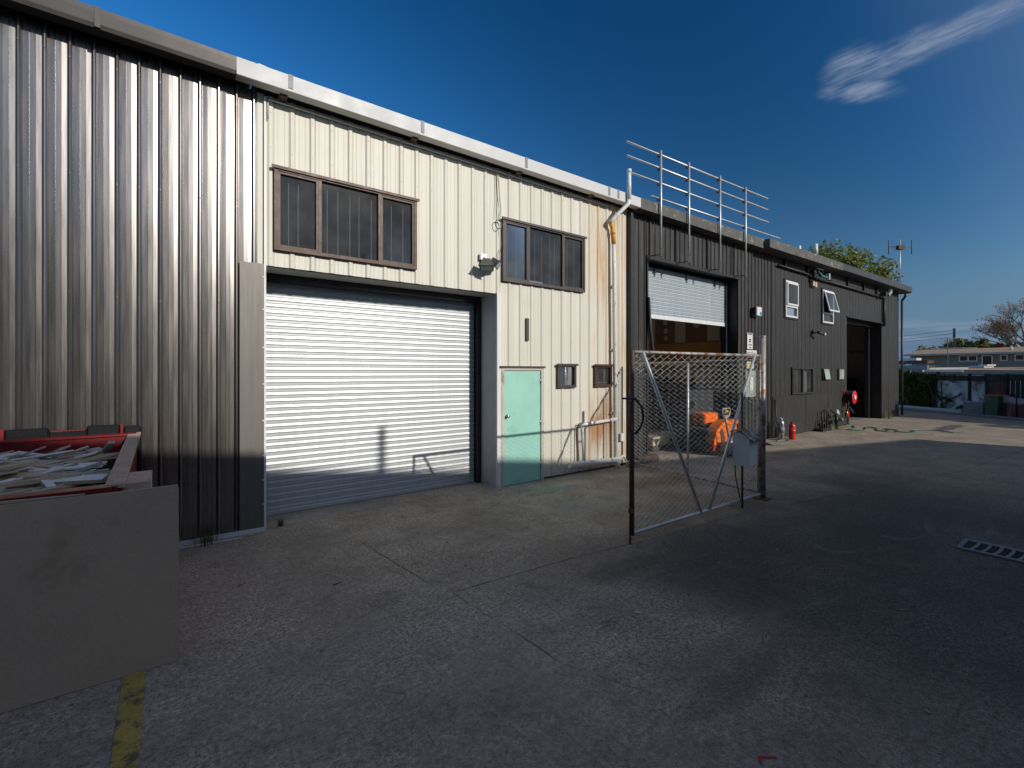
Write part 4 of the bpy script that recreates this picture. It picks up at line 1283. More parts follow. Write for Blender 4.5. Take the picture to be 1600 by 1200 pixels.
# ------------------------------------------------------------------ orange machine and pallet jack by the open bay
om = thing('orange_loader', 'small orange and black ride on loader parked in the half open bay', 'machine', (10.7, 6.4, 0))
b = B(); b.box(10.12, 11.5, 6.0, 7.0, .18, .62, .03); b.box(10.46, 11.04, 6.3, 6.6, .62, .70); b.box(10.5, 11.7, 6.75, 7.0, .6, 1.5, .04); b.done('chassis', 'machine_dark', om)
b = B()
b.prism([(6.27, .70), (6.25, .90), (6.31, .95), (6.62, .95), (6.62, .70)], 'x', 10.45, 11.05)
bmesh.ops.bevel(b.bm, geom=list(b.bm.edges), offset=.02, segments=2, affect='EDGES')
b.done('bonnet', 'orange', om)
b = B()
arc = [(10.16 + .62 * (1 - math.cos(t)), .26 + .54 * math.sin(t)) for t in [i * math.pi / 2 / 8 for i in range(9)]]
inner = [(10.26 + .52 * (1 - math.cos(t)), .26 + .44 * math.sin(t)) for t in [i * math.pi / 2 / 8 for i in range(9)]]
b.prism(arc + [(11.25, .80), (11.25, .70)] + inner[::-1], 'y', 5.86, 6.10)
b.prism([(10.22, .26), (11.25, .26), (11.25, .74), (10.75, .72), (10.45, .58), (10.28, .42)], 'y', 5.90, 5.99)
b.done('mudguard', 'orange', om)
b = B(); b.box(10.18, 11.3, 5.88, 6.08, .10, .24, .01); b.done('step', 'orange_dark', om)
b = B(); b.prism([(10.56, .27), (10.70, .27), (10.66, .48), (10.55, .62), (10.42, .70), (10.38, .67), (10.50, .52)], 'y', 5.885, 5.899); b.done('grille', 'timber_dark', om)
for (x, y) in ((10.42, 6.98), (11.25, 6.98), (11.25, 6.06), (10.42, 6.2)):
    b = B(); b.lathe([(.10, -.09), (.23, -.09), (.25, -.06), (.25, .06), (.23, .09), (.10, .09)], 18, Matrix.Translation((x, y, .25)) @ Matrix.Rotation(R(90), 4, 'X')); b.done('wheel', 'rubber', om)
b = B(); b.tube([(10.55, 6.8, 1.4), (10.45, 6.7, 1.15)], .02, 6); b.lathe([(.15, 0), (.17, .012), (.15, .024)], 18, Matrix.Translation((10.42, 6.66, 1.12)) @ Matrix.Rotation(R(-35), 4, 'Y')); b.done('steering_wheel', 'rubber', om)

pj = thing('pallet_jack', 'grey pallet jack with yellow grip standing in front of the orange loader', 'pallet jack', (10.45, 5.62, 0))
b = B(); b.tube([(10.42, 5.62, .30), (10.22, 5.60, .80), (10.20, 5.60, .90)], .024, 8); b.done('tow_bar', 'jack_grey', pj)
b = B(); b.tube([(10.20, 5.60, .86), (10.08, 5.60, .98), (10.05, 5.60, 1.09), (10.10, 5.60, 1.13), (10.35, 5.60, 1.13), (10.39, 5.60, 1.09), (10.35, 5.60, .98), (10.20, 5.60, .86)], .018, 8)
b.prism([(10.09, .98), (10.35, .98), (10.22, .86), (10.18, .86)], 'y', 5.59, 5.61); b.done('handle', 'jack_grey', pj)
b = B(); b.box(10.14, 10.18, 5.575, 5.62, 1.03, 1.14); b.box(10.20, 10.27, 5.575, 5.62, 1.04, 1.09); b.done('grip', 'yellow_plastic', pj)
b = B(); b.tube([(10.42, 5.62, .06), (10.42, 5.62, .42)], .06, 10); b.box(10.36, 10.6, 5.42, 5.82, .12, .34, .01); b.done('pump', 'jack_grey', pj)
for y in (5.44, 5.70):
    b = B(); b.box(10.6, 11.75, y, y + .14, .07, .12, .008); b.done('fork', 'jack_grey', pj)
for y in (5.56, 5.66):
    b = B(); b.lathe([(.02, -.025), (.085, -.025), (.09, 0), (.085, .025), (.02, .025)], 16, Matrix.Translation((10.42, y, .09)) @ Matrix.Rotation(R(90), 4, 'X')); b.done('wheel', 'rubber', pj)

# stock inside the bay
pb = thing('packing_case', 'long pale packing case on a dark pallet inside the half open bay', 'crate', (10.5, 7.4, 0))
b = B(); b.box(9.62, 11.15, 7.15, 7.75, .13, .34, .006); b.done('case', 'carton', pb)
b = B(); b.box(9.55, 11.2, 7.10, 7.8, .02, .13); b.done('pallet', 'timber_dark', pb)
lk = thing('locker', 'tall beige metal locker standing inside the half open bay', 'locker', (13.2, 7.8, 0))
b = B(); b.box(13.0, 13.55, 7.5, 8.12, .02, 2.1, .01); b.done('cabinet', 'locker', lk)
b = B(); b.box(12.985, 12.999, 7.53, 7.80, .1, 2.05); b.box(12.985, 12.999, 7.82, 8.10, .1, 2.05); b.done('door', 'locker', lk)
b = B(); b.box(12.975, 12.984, 7.86, 7.98, 1.45, 1.6); b.done('tag', 'sign_white', lk)
sh = thing('storage_rack', 'dark storage rack stacked with dark red boxes inside the bay', 'rack', (13.7, 9.5, 0))
b = B()
for z in (.1, .75, 1.4, 2.0):
    b.box(13.3, 14.0, 8.5, 11.6, z, z + .04)
for y in (8.5, 10.0, 11.56):
    b.box(13.3, 13.35, y, y + .04, 0, 2.3); b.box(13.95, 14.0, y, y + .04, 0, 2.3)
b.done('frame', 'machine_dark', sh)
for k, (y, z, mk) in enumerate(((8.7, .79, 'machine_dark'), (9.3, .79, 'stock_red'), (9.9, .79, 'machine_dark'), (10.6, .79, 'stock_red'), (8.7, 1.44, 'stock_red'), (9.5, 1.44, 'machine_dark'), (10.3, 1.44, 'carton'), (11.0, 1.44, 'machine_dark'), (8.8, .14, 'machine_dark'), (9.7, .14, 'stock_red'), (10.5, .14, 'machine_dark'))):
    b = B(); b.box(13.33, 13.9, y, y + .5, z + .002, z + .42, .008)
    tag(b.done('stock_box', mk), {'stock_red': 'dark red box on the storage rack inside the half open bay', 'machine_dark': 'black box on the storage rack inside the half open bay', 'carton': 'pale carton on the storage rack inside the half open bay'}[mk], 'box', 'boxes on the storage rack')
dk = thing('workbench', 'dark bench with machine parts inside the far open doorway', 'bench', (24.5, 8.3, 0))
b = B(); b.box(23.6, 26.2, 7.6, 8.6, .8, .88); b.done('top', 'machine_dark', dk)
for (x, y) in ((23.7, 7.7), (26.1, 7.7), (23.7, 8.5), (26.1, 8.5)):
    b = B(); b.box(x - .04, x + .04, y - .04, y + .04, 0, .8); b.done('leg', 'machine_dark', dk)
b = B(); b.box(24.6, 26.0, 7.9, 8.5, .881, 1.7, .03); b.done('cabinet', 'machine_dark', dk)
b = B(); b.lathe([(.1, -.08), (.30, -.08), (.33, 0), (.30, .08), (.1, .08)], 20, Matrix.Translation((24.1, 7.5, .34)) @ Matrix.Rotation(R(60), 4, 'X')); tag(b.done('spare_tyre', 'rubber'), 'black tyre leaning on the bench inside the far doorway', 'tyre')

# ------------------------------------------------------------------ fire extinguishers
def extinguisher(name, label, x, y, mk, h, r, tilt):
    t = thing(name, label, 'fire extinguisher', (x, y, 0))
    mt = Matrix.Translation((x, y, 0))
    b = B(); b.lathe([(r * .9, 0), (r, .02), (r, h * .80), (r * .85, h * .87), (r * .4, h * .92), (r * .35, h * .95)], 20, mt); c = b.done('cylinder', mk, t)
    b = B(); b.lathe([(r * .45, h * .93), (r * .45, h * .99)], 12, mt); b.box(-.03, .11, -.015, .015, h * .97, h * 1.0, mat=mt); b.box(-.03, .10, -.012, .012, h * 1.03, h * 1.05, mat=mt @ Matrix.Rotation(R(-6), 4, 'Y')); b.done('valve_handle', 'machine_dark' if mk != 'steel' else 'jack_grey', t)
    b = B(); b.tube([(x + .05, y, h * .96), (x + r + .05, y - .02, h * .85), (x + r + .035, y - .02, h * .3)], .012, 6); b.done('hose', 'rubber', t)
    b = B(); b.lathe([(r + .002, h * .35), (r + .002, h * .62)], 20, mt); b.done('band', 'ext_label' if mk == 'steel' else 'ext_red', c)
    return t


extinguisher('fire_extinguisher', 'silver fire extinguisher standing against the black skirting', 14.22, 6.15, 'steel', .62, .085, 0)
extinguisher('fire_extinguisher', 'red fire extinguisher standing right beside the silver one', 14.62, 6.02, 'ext_red', .50, .085, 0)

# ------------------------------------------------------------------ drain grate
dg = thing('drain_grate', 'iron drain grate with curved slots set into the yard at right', 'grate', (7.2, 0.75, 0))
b = B(); b.box(7.02, 7.46, 0.30, 1.20, .002, .004); b.done('pit', 'pit', dg)
b = B(); b.box(7.01, 7.065, .29, 1.21, .003, .018); b.box(7.40, 7.47, .29, 1.21, .003, .018); b.box(7.065, 7.40, 1.17, 1.21, .003, .018); b.box(7.065, 7.40, .29, .32, .003, .018); b.done('frame', 'iron', dg)
b = B()
n = 10
for k in range(1, n):
    y = 1.19 - k * (.9 / n)
    prev = None
    for i in range(7):
        x = 7.065 + .335 * i / 6
        o = .012 * math.sin(math.pi * i / 6) + .02 * i / 6
        cur = (x, y - o)
        if prev:
            b.prism([(prev[0], prev[1] - .014), (cur[0], cur[1] - .014), (cur[0], cur[1] + .014), (prev[0], prev[1] + .014)], 'z', .003, .017)
        prev = cur
b.done('bars', 'iron', dg)

# ------------------------------------------------------------------ red skip with offcuts, board in front, tarpaulin behind
sk = thing('skip_bin', 'red steel skip heaped with timber offcuts by the brown wall', 'skip', (-1.6, 5.1, 0))
b = B()
b.box(-3.6, -.27, 3.98, 4.03, .12, 1.205); b.box(-3.6, -.30, 3.94, 4.06, 1.17, 1.212)
b.done('side_wall', 'red_paint', sk)
b = B(); b.prism([(6.16, .12), (6.24, .12), (6.24, 1.31), (6.16, 1.31)], 'x', -3.6, -.27); b.box(-3.6, -.27, 6.14, 6.27, 1.305, 1.325); b.done('side_wall', 'red_paint', sk)
b = B(); b.prism([(4.03, .12), (6.16, .12), (6.16, 1.28), (4.03, 1.18)], 'x', -.31, -.27); b.prism([(4.03, .12), (6.16, .12), (6.16, 1.28), (4.03, 1.18)], 'x', -3.64, -3.6); b.done('end_wall', 'red_paint', sk)
b = B(); b.prism([(4.0, 1.19), (6.24, 1.30), (6.24, 1.325), (4.0, 1.215)], 'x', -.335, -.235); b.done('rim_cap', 'worn_rim', sk)
b = B(); b.box(-3.6, -.27, 4.0, 6.2, .08, .12); b.done('floor', 'red_paint', sk)
b = B(); b.prism([(4.06, 1.06), (4.06, 1.20), (4.42, 1.215), (4.42, 1.06)], 'x', -.234, -.10); bkt = b.done('lifting_lug', 'worn_rim', sk)
b = B(); b.box(-.19, -.14, 4.0, 4.055, 1.08, 1.15); b.done('lug_hole', 'timber_dark', bkt)
# body of the heap and loose pieces on top
b = B()
nx, ny = 26, 16
g = [[None] * (ny + 1) for _ in range(nx + 1)]
for i in range(nx + 1):
    for j in range(ny + 1):
        x = -3.58 + 3.24 * i / nx; y = 4.05 + 2.09 * j / ny
        e = min(1, min(i, nx - i) / 2.0) * min(1, min(j, ny - j) / 2.0)
        g[i][j] = b.bm.verts.new((x, y, 1.00 + .05 * j / ny + .05 * e + random.uniform(-.015, .015)))
for i in range(nx):
    for j in range(ny):
        b.bm.faces.new([g[i][j], g[i + 1][j], g[i + 1][j + 1], g[i][j + 1]])
hp = b.done('timber_heap', 'timber_dark'); hp['kind'] = 'stuff'; hp['label'] = 'mass of broken timber filling the red skip'; hp['category'] = 'timber heap'
kinds = {
    'white_strip': ('timber_white', 'white painted timber strip lying in the skip heap'),
    'wood_offcut': ('timber', 'bare brown timber offcut lying in the skip heap'),
    'grey_board': ('timber_grey', 'weathered grey board piece lying in the skip heap'),
}
rs = random.Random(21)
for k in range(270):
    nm = rs.choice(['white_strip', 'white_strip', 'wood_offcut', 'wood_offcut', 'grey_board'])
    L = rs.uniform(.2, .6) if rs.random() < .55 else rs.uniform(.1, .25)
    wd = rs.choice([.02, .03, .04, .05, .07, .11])
    th = rs.choice([.008, .012, .018, .025])
    x = rs.uniform(-1.9, -.45); y = rs.uniform(4.2, 6.0)
    L = min(L, 2 * (-.36 - x)) if x > -.85 else L
    L = max(L, .12)
    ang = rs.gauss(6, 30) if rs.random() < .7 else rs.uniform(-85, 85)
    if abs(ang) > 35: L = min(L, .4)
    z = 1.075 + .05 * (y - 4.1) / 2 + rs.uniform(0, .11) * (1 if x < -.5 else .6)
    mt = Matrix.Rotation(R(ang), 4, 'Z') @ Matrix.Rotation(R(rs.gauss(0, 9)), 4, 'Y') @ Matrix.Rotation(R(rs.gauss(4, 10)), 4, 'X')
    b = B(); b.box(-L / 2, L / 2, -wd / 2, wd / 2, -th / 2, th / 2, mat=mt)
    if rs.random() < .35:
        for v in b.bm.verts:
            if v.co.x > 0: v.co.y += rs.uniform(-.03, .03)
    b.bm.normal_update()
    if nm == 'white_strip':
        fs = sorted(b.bm.faces, key=lambda f: -f.calc_area())
        for f in fs[2:]: f.material_index = 1
    o = b.done(nm, [kinds[nm][0], 'timber'])
    o.location = (x, y, z)
    o['label'] = kinds[nm][1]; o['category'] = 'timber scrap'; o['group'] = {'white_strip': 'white strips in the skip', 'wood_offcut': 'brown offcuts in the skip', 'grey_board': 'grey boards in the skip'}[nm]
def piece(nm, label, mk, c, L, wd, th, rz, ry=0, rx=0):
    mt = Matrix.Rotation(R(rz), 4, 'Z') @ Matrix.Rotation(R(ry), 4, 'Y') @ Matrix.Rotation(R(rx), 4, 'X')
    b = B(); b.box(-L / 2, L / 2, -wd / 2, wd / 2, -th / 2, th / 2, .002, mat=mt)
    o = b.done(nm, mk); o.location = c; o['label'] = label; o['category'] = 'timber scrap'
piece('wood_offcut', 'timber batten leaning steeply against the far right corner of the skip', 'timber_grey', (-.46, 5.72, 1.25), .34, .05, .025, -75, -22)
piece('wood_offcut', 'long broad timber plank tilted on top of the heap at left', 'timber', (-1.05, 5.0, 1.235), .5, .07, .025, 20, -6, 8)
piece('white_strip', 'long thin white board lying highest on the heap at left', 'timber_white', (-1.0, 5.35, 1.25), .6, .05, .014, 12, -5, -12)
piece('wood_offcut', 'pale sawn timber length lying near the front rail of the skip', 'timber', (-.72, 4.55, 1.20), .55, .06, .03, 6, -2)
piece('panel_offcut', 'white faced panel piece resting flat near the right rim of the skip', 'timber_white', (-.55, 5.05, 1.20), .26, .16, .014, -8, 0, 4)

bd = thing('fibreboard_sheet', 'big plain grey brown fibreboard sheet standing upright in front of the skip', 'board', (-.9, 3.87, 0))
b = B(); b.box(-2.4, .05, 3.862, 3.880, .004, 1.19); b.done('sheet', 'board_mdf', bd)
b = B(); b.box(-2.4, .056, 3.8815, 3.90, .006, 1.165); b.done('backing_sheet', 'board_edge', bd)
b = B(); b.prism([(-2.4, 1.192), (-.42, 1.192), (-.42, 1.196), (-.9, 1.21), (-2.4, 1.225)], 'y', 3.885, 3.91)
b.done('lifted_edge', 'board_edge', bd)

tp = thing('rolled_tarpaulin', 'black tarpaulin cover roll with red straps behind the red skip', 'tarpaulin', (-1.6, 6.36, 0))
b = B()
b.box(-3.6, -.235, 6.30, 6.36, .02, 1.37, .01)
b.box(-3.6, -1.235, 6.262, 6.30, 1.27, 1.40, .012)
b.box(-1.225, -.93, 6.255, 6.30, 1.27, 1.415, .012)
b.box(-.93, -.66, 6.27, 6.30, 1.27, 1.385, .008)
b.box(-.66, -.405, 6.255, 6.30, 1.27, 1.415, .012)
b.box(-.375, -.24, 6.265, 6.30, 1.27, 1.395, .012)
b.done('roll', 'tarp', tp)
b = B()
for x in (-1.25, -.40):
    b.box(x, x + .022, 6.238, 6.30, 1.27, 1.42)
b.box(-.92, -.67, 6.262, 6.269, 1.372, 1.383)
b.done('strap', 'red_paint', tp)

b = B(); b.prism([(-.2, 6.31), (.69, 6.262), (.69, 6.285), (-.2, 6.34)], 'z', .003, .014)
tag(b.done('metal_strip', 'rail_white'), 'bent white metal strip lying on the ground along the brown wall', 'metal strip')

# ------------------------------------------------------------------ grass tufts
def tuft(name, label, x, y, n, h, r, seed, mk='grass'):
    q = random.Random(seed)
    b = B()
    for k in range(n):
        a = q.uniform(0, 6.28); d = q.uniform(0, r)
        px, py = x + d * math.cos(a), y + d * math.sin(a)
        hh = h * q.uniform(.4, 1); lean = q.uniform(.1, .6) * hh
        w = q.uniform(.002, .005)
        dx_, dy_ = math.cos(a) * lean, math.sin(a) * lean
        p0 = Vector((px, py, 0)); p1 = Vector((px + dx_ * .4, py + dy_ * .4, hh * .6)); p2 = Vector((px + dx_, py + dy_, hh))
        s = Vector((-math.sin(a), math.cos(a), 0)) * w
        b.quad(p0 - s, p0 + s, p1 + s * .8, p1 - s * .8)
        b.bm.faces.new([b.bm.verts.new(v) for v in (p1 - s * .8, p1 + s * .8, p2)])
    tag(b.done(name, mk, fix=False), label, 'grass')


tuft('grass_tuft', 'sparse dark grass growing along the foot of the brown wall', .36, 6.36, 90, .2, .17, 1)
tuft('grass_tuft', 'small green grass tuft growing in the joint before the silver roller door', 1.14, 6.50, 60, .11, .035, 2)
tuft('weed_clump', 'yellow green weeds at the foot of the black valve pipes', 18.2, 6.1, 70, .2, .2, 3, 'leaf_green')
tuft('weed_clump', 'weeds growing at the right foot of the far open doorway', 24.45, 6.3, 80, .4, .22, 4, 'leaf_olive')

# ------------------------------------------------------------------ litter on the yard
def litter(name, label, cat, mk, x, y, a, L, w, th=.004):
    mt = Matrix.Rotation(R(a), 4, 'Z')
    b = B()
    b.prism([(-L / 2, -w / 3), (-L / 6, -w / 2), (L / 2, -w / 5), (L / 2.3, w / 3), (0, w / 2), (-L / 2.2, w / 4)], 'z', .002, .002 + th)
    for v in b.bm.verts: v.co = mt @ v.co
    o = b.done(name, mk)
    o.location = (x, y, 0); o['label'] = label; o['category'] = cat


litter('dry_leaf', 'pale brown dry leaf on the ground right of the fibreboard sheet', 'leaf', 'leaf_dry', .54, 4.91, 20, .06, .045, .012)
litter('paper_scrap', 'small white paper scrap on the asphalt below the gate', 'litter', 'white_chip', 3.06, 2.42, -50, .06, .018)
litter('leaf_pair', 'two tiny pale crumbs on the yard before the board', 'litter', 'leaf_dry', .87, 3.42, 60, .04, .025, .008)
litter('twig', 'thin dry straw on the dark asphalt in front of the gate', 'twig', 'leaf_dry', 3.55, 1.65, 15, .10, .008)
litter('twig', 'bent dry straw left of the drain grate', 'twig', 'leaf_dry', 4.85, 1.15, -30, .09, .008)
litter('dry_leaf', 'tan dry leaf on the dark asphalt at the lower right', 'leaf', 'leaf_dry', 3.5, .72, 40, .03, .02, .006)
litter('paper_scrap', 'white scrap on the ground just inside the bottom rail of the gate', 'litter', 'white_chip', 4.75, 3.62, 10, .05, .03)
litter('timber_sliver', 'dark sliver of wood lying on the yard before the roller door', 'litter', 'timber_dark', 1.25, 4.4, 10, .09, .014)
b = B(); b.prism([(2.362, 1.122), (2.372, 1.116), (2.404, 1.137), (2.467, 1.088), (2.474, 1.096), (2.405, 1.152)], 'z', .004, .005)
struct(b.done('painted_mark', 'red_mark'))
rr = random.Random(5)
cb = None
for k in range(46):
    if rr.random() < .65:
        x, y = rr.uniform(1.0, 9), rr.uniform(3.3, 6.2)
    else:
        x, y = rr.uniform(1.5, 8), rr.uniform(.5, 3.2)
    s = rr.uniform(.004, .012)
    mk = rr.choice(['white_chip', 'leaf_dry', 'kerb', 'kerb'])
    b = B(); bmesh.ops.create_icosphere(b.bm, subdivisions=1, radius=s)
    for v in b.bm.verts: v.co = Vector((v.co.x * rr.uniform(.7, 1.4), v.co.y, max(v.co.z, -s * .3) + s * .3))
    o = b.done('stone_chip', mk); o.location = (x, y, .001); o.rotation_euler = (0, 0, rr.uniform(0, 6))
    o['label'] = 'tiny loose stone chip lying on the yard'; o['category'] = 'stone chip'; o['group'] = 'stone chips scattered over the yard'

# green hose
b = B()
hp_ = [(20.1, 6.2), (19.2, 5.9), (18.45, 5.85), (18.7, 5.5), (19.3, 5.6), (19.9, 5.75), (19.7, 5.4), (19.0, 5.2), (18.9, 4.9), (19.3, 4.95), (19.8, 5.2), (19.6, 4.8), (19.1, 4.7), (19.3, 4.3), (20.0, 4.5), (20.6, 4.0), (20.3, 3.6), (20.9, 3.4)]
def smooth(ps, n=5):
    out = []
    P = [Vector((*p, 0)) for p in ps]
    P = [P[0]] + P + [P[-1]]
    for i in range(1, len(P) - 2):
        for k in range(n):
            t = k / n
            a, b_, c_, d_ = P[i - 1], P[i], P[i + 1], P[i + 2]
            out.append(.5 * ((2 * b_) + (c_ - a) * t + (2 * a - 5 * b_ + 4 * c_ - d_) * t * t + (3 * b_ - a - 3 * c_ + d_) * t ** 3))
    out.append(P[-2])
    return [Vector((v.x, v.y, .022)) for v in out]
b.tube(smooth(hp_), .015, 6)
tag(b.done('garden_hose', 'hose_green'), 'green garden hose lying in loops on the sunlit ground', 'hose')
b = B(); b.tube(smooth([(12.9, 6.1), (13.3, 5.9), (13.8, 6.05), (14.05, 5.9), (13.5, 5.75), (12.95, 5.85), (13.2, 6.05), (13.9, 5.8)]), .03, 6)
tag(b.done('hose_coil', 'dusty_hose'), 'dusty grey hose coiled on the ground left of the silver extinguisher', 'hose')

# ------------------------------------------------------------------ far boundary: fence, shed, bins, house
FA = Vector((33.2, 8.6, 0)); FU = Vector((-.596, -.803, 0)); FN = Vector((-.803, .596, 0))
FR = Matrix(((FU.x, FN.x, 0, 0), (FU.y, FN.y, 0, 0), (0, 0, 1, 0), (0, 0, 0, 1)))
def fm(s, off=0, z=0):
    return FA + FU * s + FN * off + Vector((0, 0, z))
FM = Matrix.Translation(FA) @ FR            # local x along fence, y towards the camera
def fbox(b, s0, s1, o0, o1, z0, z1, bevel=0):
    return b.box(s0, s1, o0, o1, z0, z1, bevel, FM)


kb = B(); fbox(kb, -2, 14, .75, .95, 0, .10, .02); struct(kb.done('kerb', 'kerb'))
rl = thing('low_rail', 'low white rail along the ground in front of the creeper covered fence', 'rail', fm(3, .45))
b = B(); fbox(b, .6, 4.9, .42, .50, .07, .19); b.done('beam', 'rail_white', rl)
b = B()
for s in (1.0, 2.8, 4.6): fbox(b, s, s + .08, .43, .49, 0, .07)
b.done('foot', 'rail_white', rl)

fe = thing('boundary_fence', 'stained white panel fence along the far side of the yard', 'fence', fm(5))
for (s0, s1, mk) in ((-.5, 3.1, 'fence_dark'), (3.15, 4.72, 'fence_white'), (4.9, 5.55, 'fence_white'), (5.62, 6.42, 'fence_brown'), (6.47, 9.5, 'fence_dark')):
    b = B(); fbox(b, s0, s1, -.02, .02, .05, 1.84); b.done('panel', mk, fe)
b = B(); fbox(b, 3.15, 6.45, .021, .05, 1.55, 1.80); b.done('top_board', 'fence_dark', fe)
for s in (4.80, 5.59, 6.445, 3.12):
    b = B(); fbox(b, s - .05, s + .05, -.05, .05, 0, 1.9); b.done('post', 'fence_dark', fe)
b = B()
for k in range(14): fbox(b, 6.6 + k * .2, 6.63 + k * .2, .022, .04, .1, 1.6)
b.done('batten', 'timber_grey', fe)

sd_ = thing('storage_shed', 'low shed with tan roof and grey fascia behind the far fence', 'shed', fm(5, -2))
b = B(); fbox(b, 2.4, 10, -2.6, -.35, 0, 1.86); b.done('wall', 'fence_dark', sd_)
b = B()
for q in (((4.3, -.2, 2.06), (10, -.2, 2.02), (10, -3.2, 2.20), (1.4, -3.2, 2.22), (2.3, -.2, 2.08)),):
    b.bm.faces.new([b.bm.verts.new(FM @ Vector(p)) for p in q])
    b.bm.faces.new([b.bm.verts.new(FM @ Vector((p[0], p[1], p[2] - .05))) for p in q][::-1])
rf = b.done('roof', 'roof_tan', sd_)
b = B(); fbox(b, 4.3, 10, -.22, -.16, 1.88, 2.03); b.done('fascia', 'fascia_grey', sd_)
b = B(); fbox(b, 2.05, 2.9, -3.1, -2.6, 2.20, 2.29); fbox(b, 2.5, 2.95, -3.15, -2.7, 2.29, 2.36); b.done('skylight', 'white_frame', sd_)
ls = thing('lean_to', 'lean to roof with blue grey fascia behind the creepers', 'shed', fm(1, -.6))
b = B(); b.bm.faces.new([b.bm.verts.new(FM @ Vector(p)) for p in ((-1.5, -.2, 2.36), (2.4, -.2, 2.26), (2.4, -.9, 2.29), (-1.5, -.9, 2.39))]); b.done('roof', 'roof_tan', ls)
b = B(); fbox(b, -1.5, 2.4, -.2, -.15, 2.10, 2.33); b.done('fascia', 'fascia_blue', ls)
b = B(); fbox(b, -1.4, -1.3, -.85, -.75, 0, 2.36); fbox(b, 2.25, 2.35, -.85, -.75, 0, 2.27); b.done('post', 'fence_dark', ls)
b = B(); fbox(b, -3.5, -.35, -3.0, -2.6, 2.48, 2.66); b.done('dark_beam', 'fence_brown', ls)
b = B(); fbox(b, -2.2, -1.2, -3.0, -2.7, 2.68, 2.82); b.done('white_vent', 'white_frame', ls)

for (s0, s1, o, z0, z1, lb_) in ((2.30, 4.50, .02, 1.985, 2.085, 'lower white plastic gutter length laid along the fence top'), (2.52, 4.58, -.14, 2.10, 2.20, 'upper white plastic gutter length laid along the fence top')):
    b = B(); fbox(b, s0, s1, o - .003, o + .003, z0, z1); fbox(b, s0, s1, o - .09, o - .003, z0 - .004, z0)
    tag(b.done('gutter_length', 'white_plastic'), lb_, 'gutter', 'gutter lengths on the fence')
# creepers over the fence
def leaves(b, fn, n, smin, smax, q):
    for k in range(n):
        c = fn(q)
        if c is None: continue
        s = q.uniform(smin, smax)
        nrm = Vector((q.gauss(0, 1), q.gauss(0, 1), q.gauss(.35, 1))).normalized()
        u = nrm.orthogonal().normalized()
        u = (Matrix.Rotation(q.uniform(0, 6.28), 3, nrm) @ u)
        w = nrm.cross(u)
        c = Vector(c)
        b.bm.faces.new([b.bm.verts.new(p) for p in (c - u * s, c - w * s * .55 + u * s * .1, c + u * s, c + w * s * .55 + u * s * .1)])


hq = random.Random(3)
hc = [(hq.uniform(.2, 3.0), hq.uniform(.3, 2.0), hq.uniform(.25, .5)) for _ in range(26)]
def hedge_pt(q):
    s, z, r = q.choice(hc)
    d = Vector((q.gauss(0, 1), q.gauss(0, 1), q.gauss(0, 1))).normalized() * r * q.uniform(.5, 1) ** .5
    ss, zz = s + d.x, z + d.z
    if zz < .05 or ss > 3.6 - .5 * q.random() or zz > 2.15 - .16 * max(0, ss - 1): return None
    return fm(ss, .10 + abs(d.y) * .6, zz)
cr = thing('creeper', 'dense green creeper smothering the left end of the far fence', 'creeper', fm(1.6, .2))
b = B(); leaves(b, hedge_pt, 6000, .04, .075, hq); b.done('foliage', 'leaf_hedge', cr, fix=False)
b = B()
for k in range(14):
    s = hq.uniform(.3, 3.4)
    b.tube([fm(s, .15, 0), fm(s + hq.uniform(-.2, .2), .2, .7), fm(s + hq.uniform(-.4, .4), .2, 1.4), fm(s + hq.uniform(-.5, .5), .2, 1.9)], .015, 4)
b.done('stem', 'bark', cr)
c2 = thing('creeper', 'sparse leafy shoots spreading across the white fence panel', 'creeper', fm(4, .1))
b = B()
def shoot(q):
    k = q.randrange(5)
    t = q.random()
    a, c_ = (((3.4, .35), (4.5, .95)), ((3.5, .7), (4.0, .55)), ((4.2, .2), (4.9, .5)), ((3.2, 1.0), (3.5, .2)), ((2.8, 1.85), (4.6, 1.8)))[k]
    return fm(a[0] + (c_[0] - a[0]) * t + q.gauss(0, .03), .06 + abs(q.gauss(0, .03)), a[1] + (c_[1] - a[1]) * t + q.gauss(0, .035))
leaves(b, shoot, 420, .03, .06, hq); b.done('foliage', 'leaf_hedge', c2, fix=False)
b = B(); b.tube([fm(3.3, .05, .2), fm(3.7, .05, .55), fm(4.5, .05, .95)], .012, 4); b.tube([fm(4.2, .05, .2), fm(4.9, .05, .5)], .012, 4); b.tube([fm(3.42, .05, .1), fm(3.38, .05, 1.5)], .02, 4); b.done('stem', 'bark', c2)

bx = thing('concrete_box', 'square grey concrete box against the far white fence', 'box', fm(5.57, .5))
b = B(); fbox(b, 5.1, 6.04, .15, .62, 0, .60, .01); b.done('body', 'crate_grey', bx)
b = B(); fbox(b, 5.1, 5.3, .3, .5, .601, .63); b.done('lid_scrap', 'sign_white', bx)
wb = thing('wheelie_bin', 'dark green wheelie bin with orange red lid rim by the far fence', 'bin', fm(6.5, .55))
b = B(); pts = [(6.28, .02), (6.76, .02), (6.82, .92), (6.22, .92)]
b.prism(pts, 'y', .25, .78)
for v in b.bm.verts: v.co = FM @ v.co
b.done('body', 'bin_green', wb)
b = B(); fbox(b, 6.20, 6.84, .22, .82, .925, .985, .01); b.done('lid', 'bin_orange', wb)
b = B(); b.tube([fm(6.85, .3, .95), fm(6.92, .3, 1.12), fm(7.0, .3, 1.12), fm(7.06, .3, .95)], .015, 6); b.done('handle', 'bin_green', wb)
for s in (6.32, 6.72):
    b = B(); b.lathe([(.02, -.03), (.09, -.03), (.09, .03), (.02, .03)], 14, FM @ Matrix.Translation((s, .24, .09)) @ Matrix.Rotation(R(90), 4, 'Y')); b.done('wheel', 'rubber', wb)
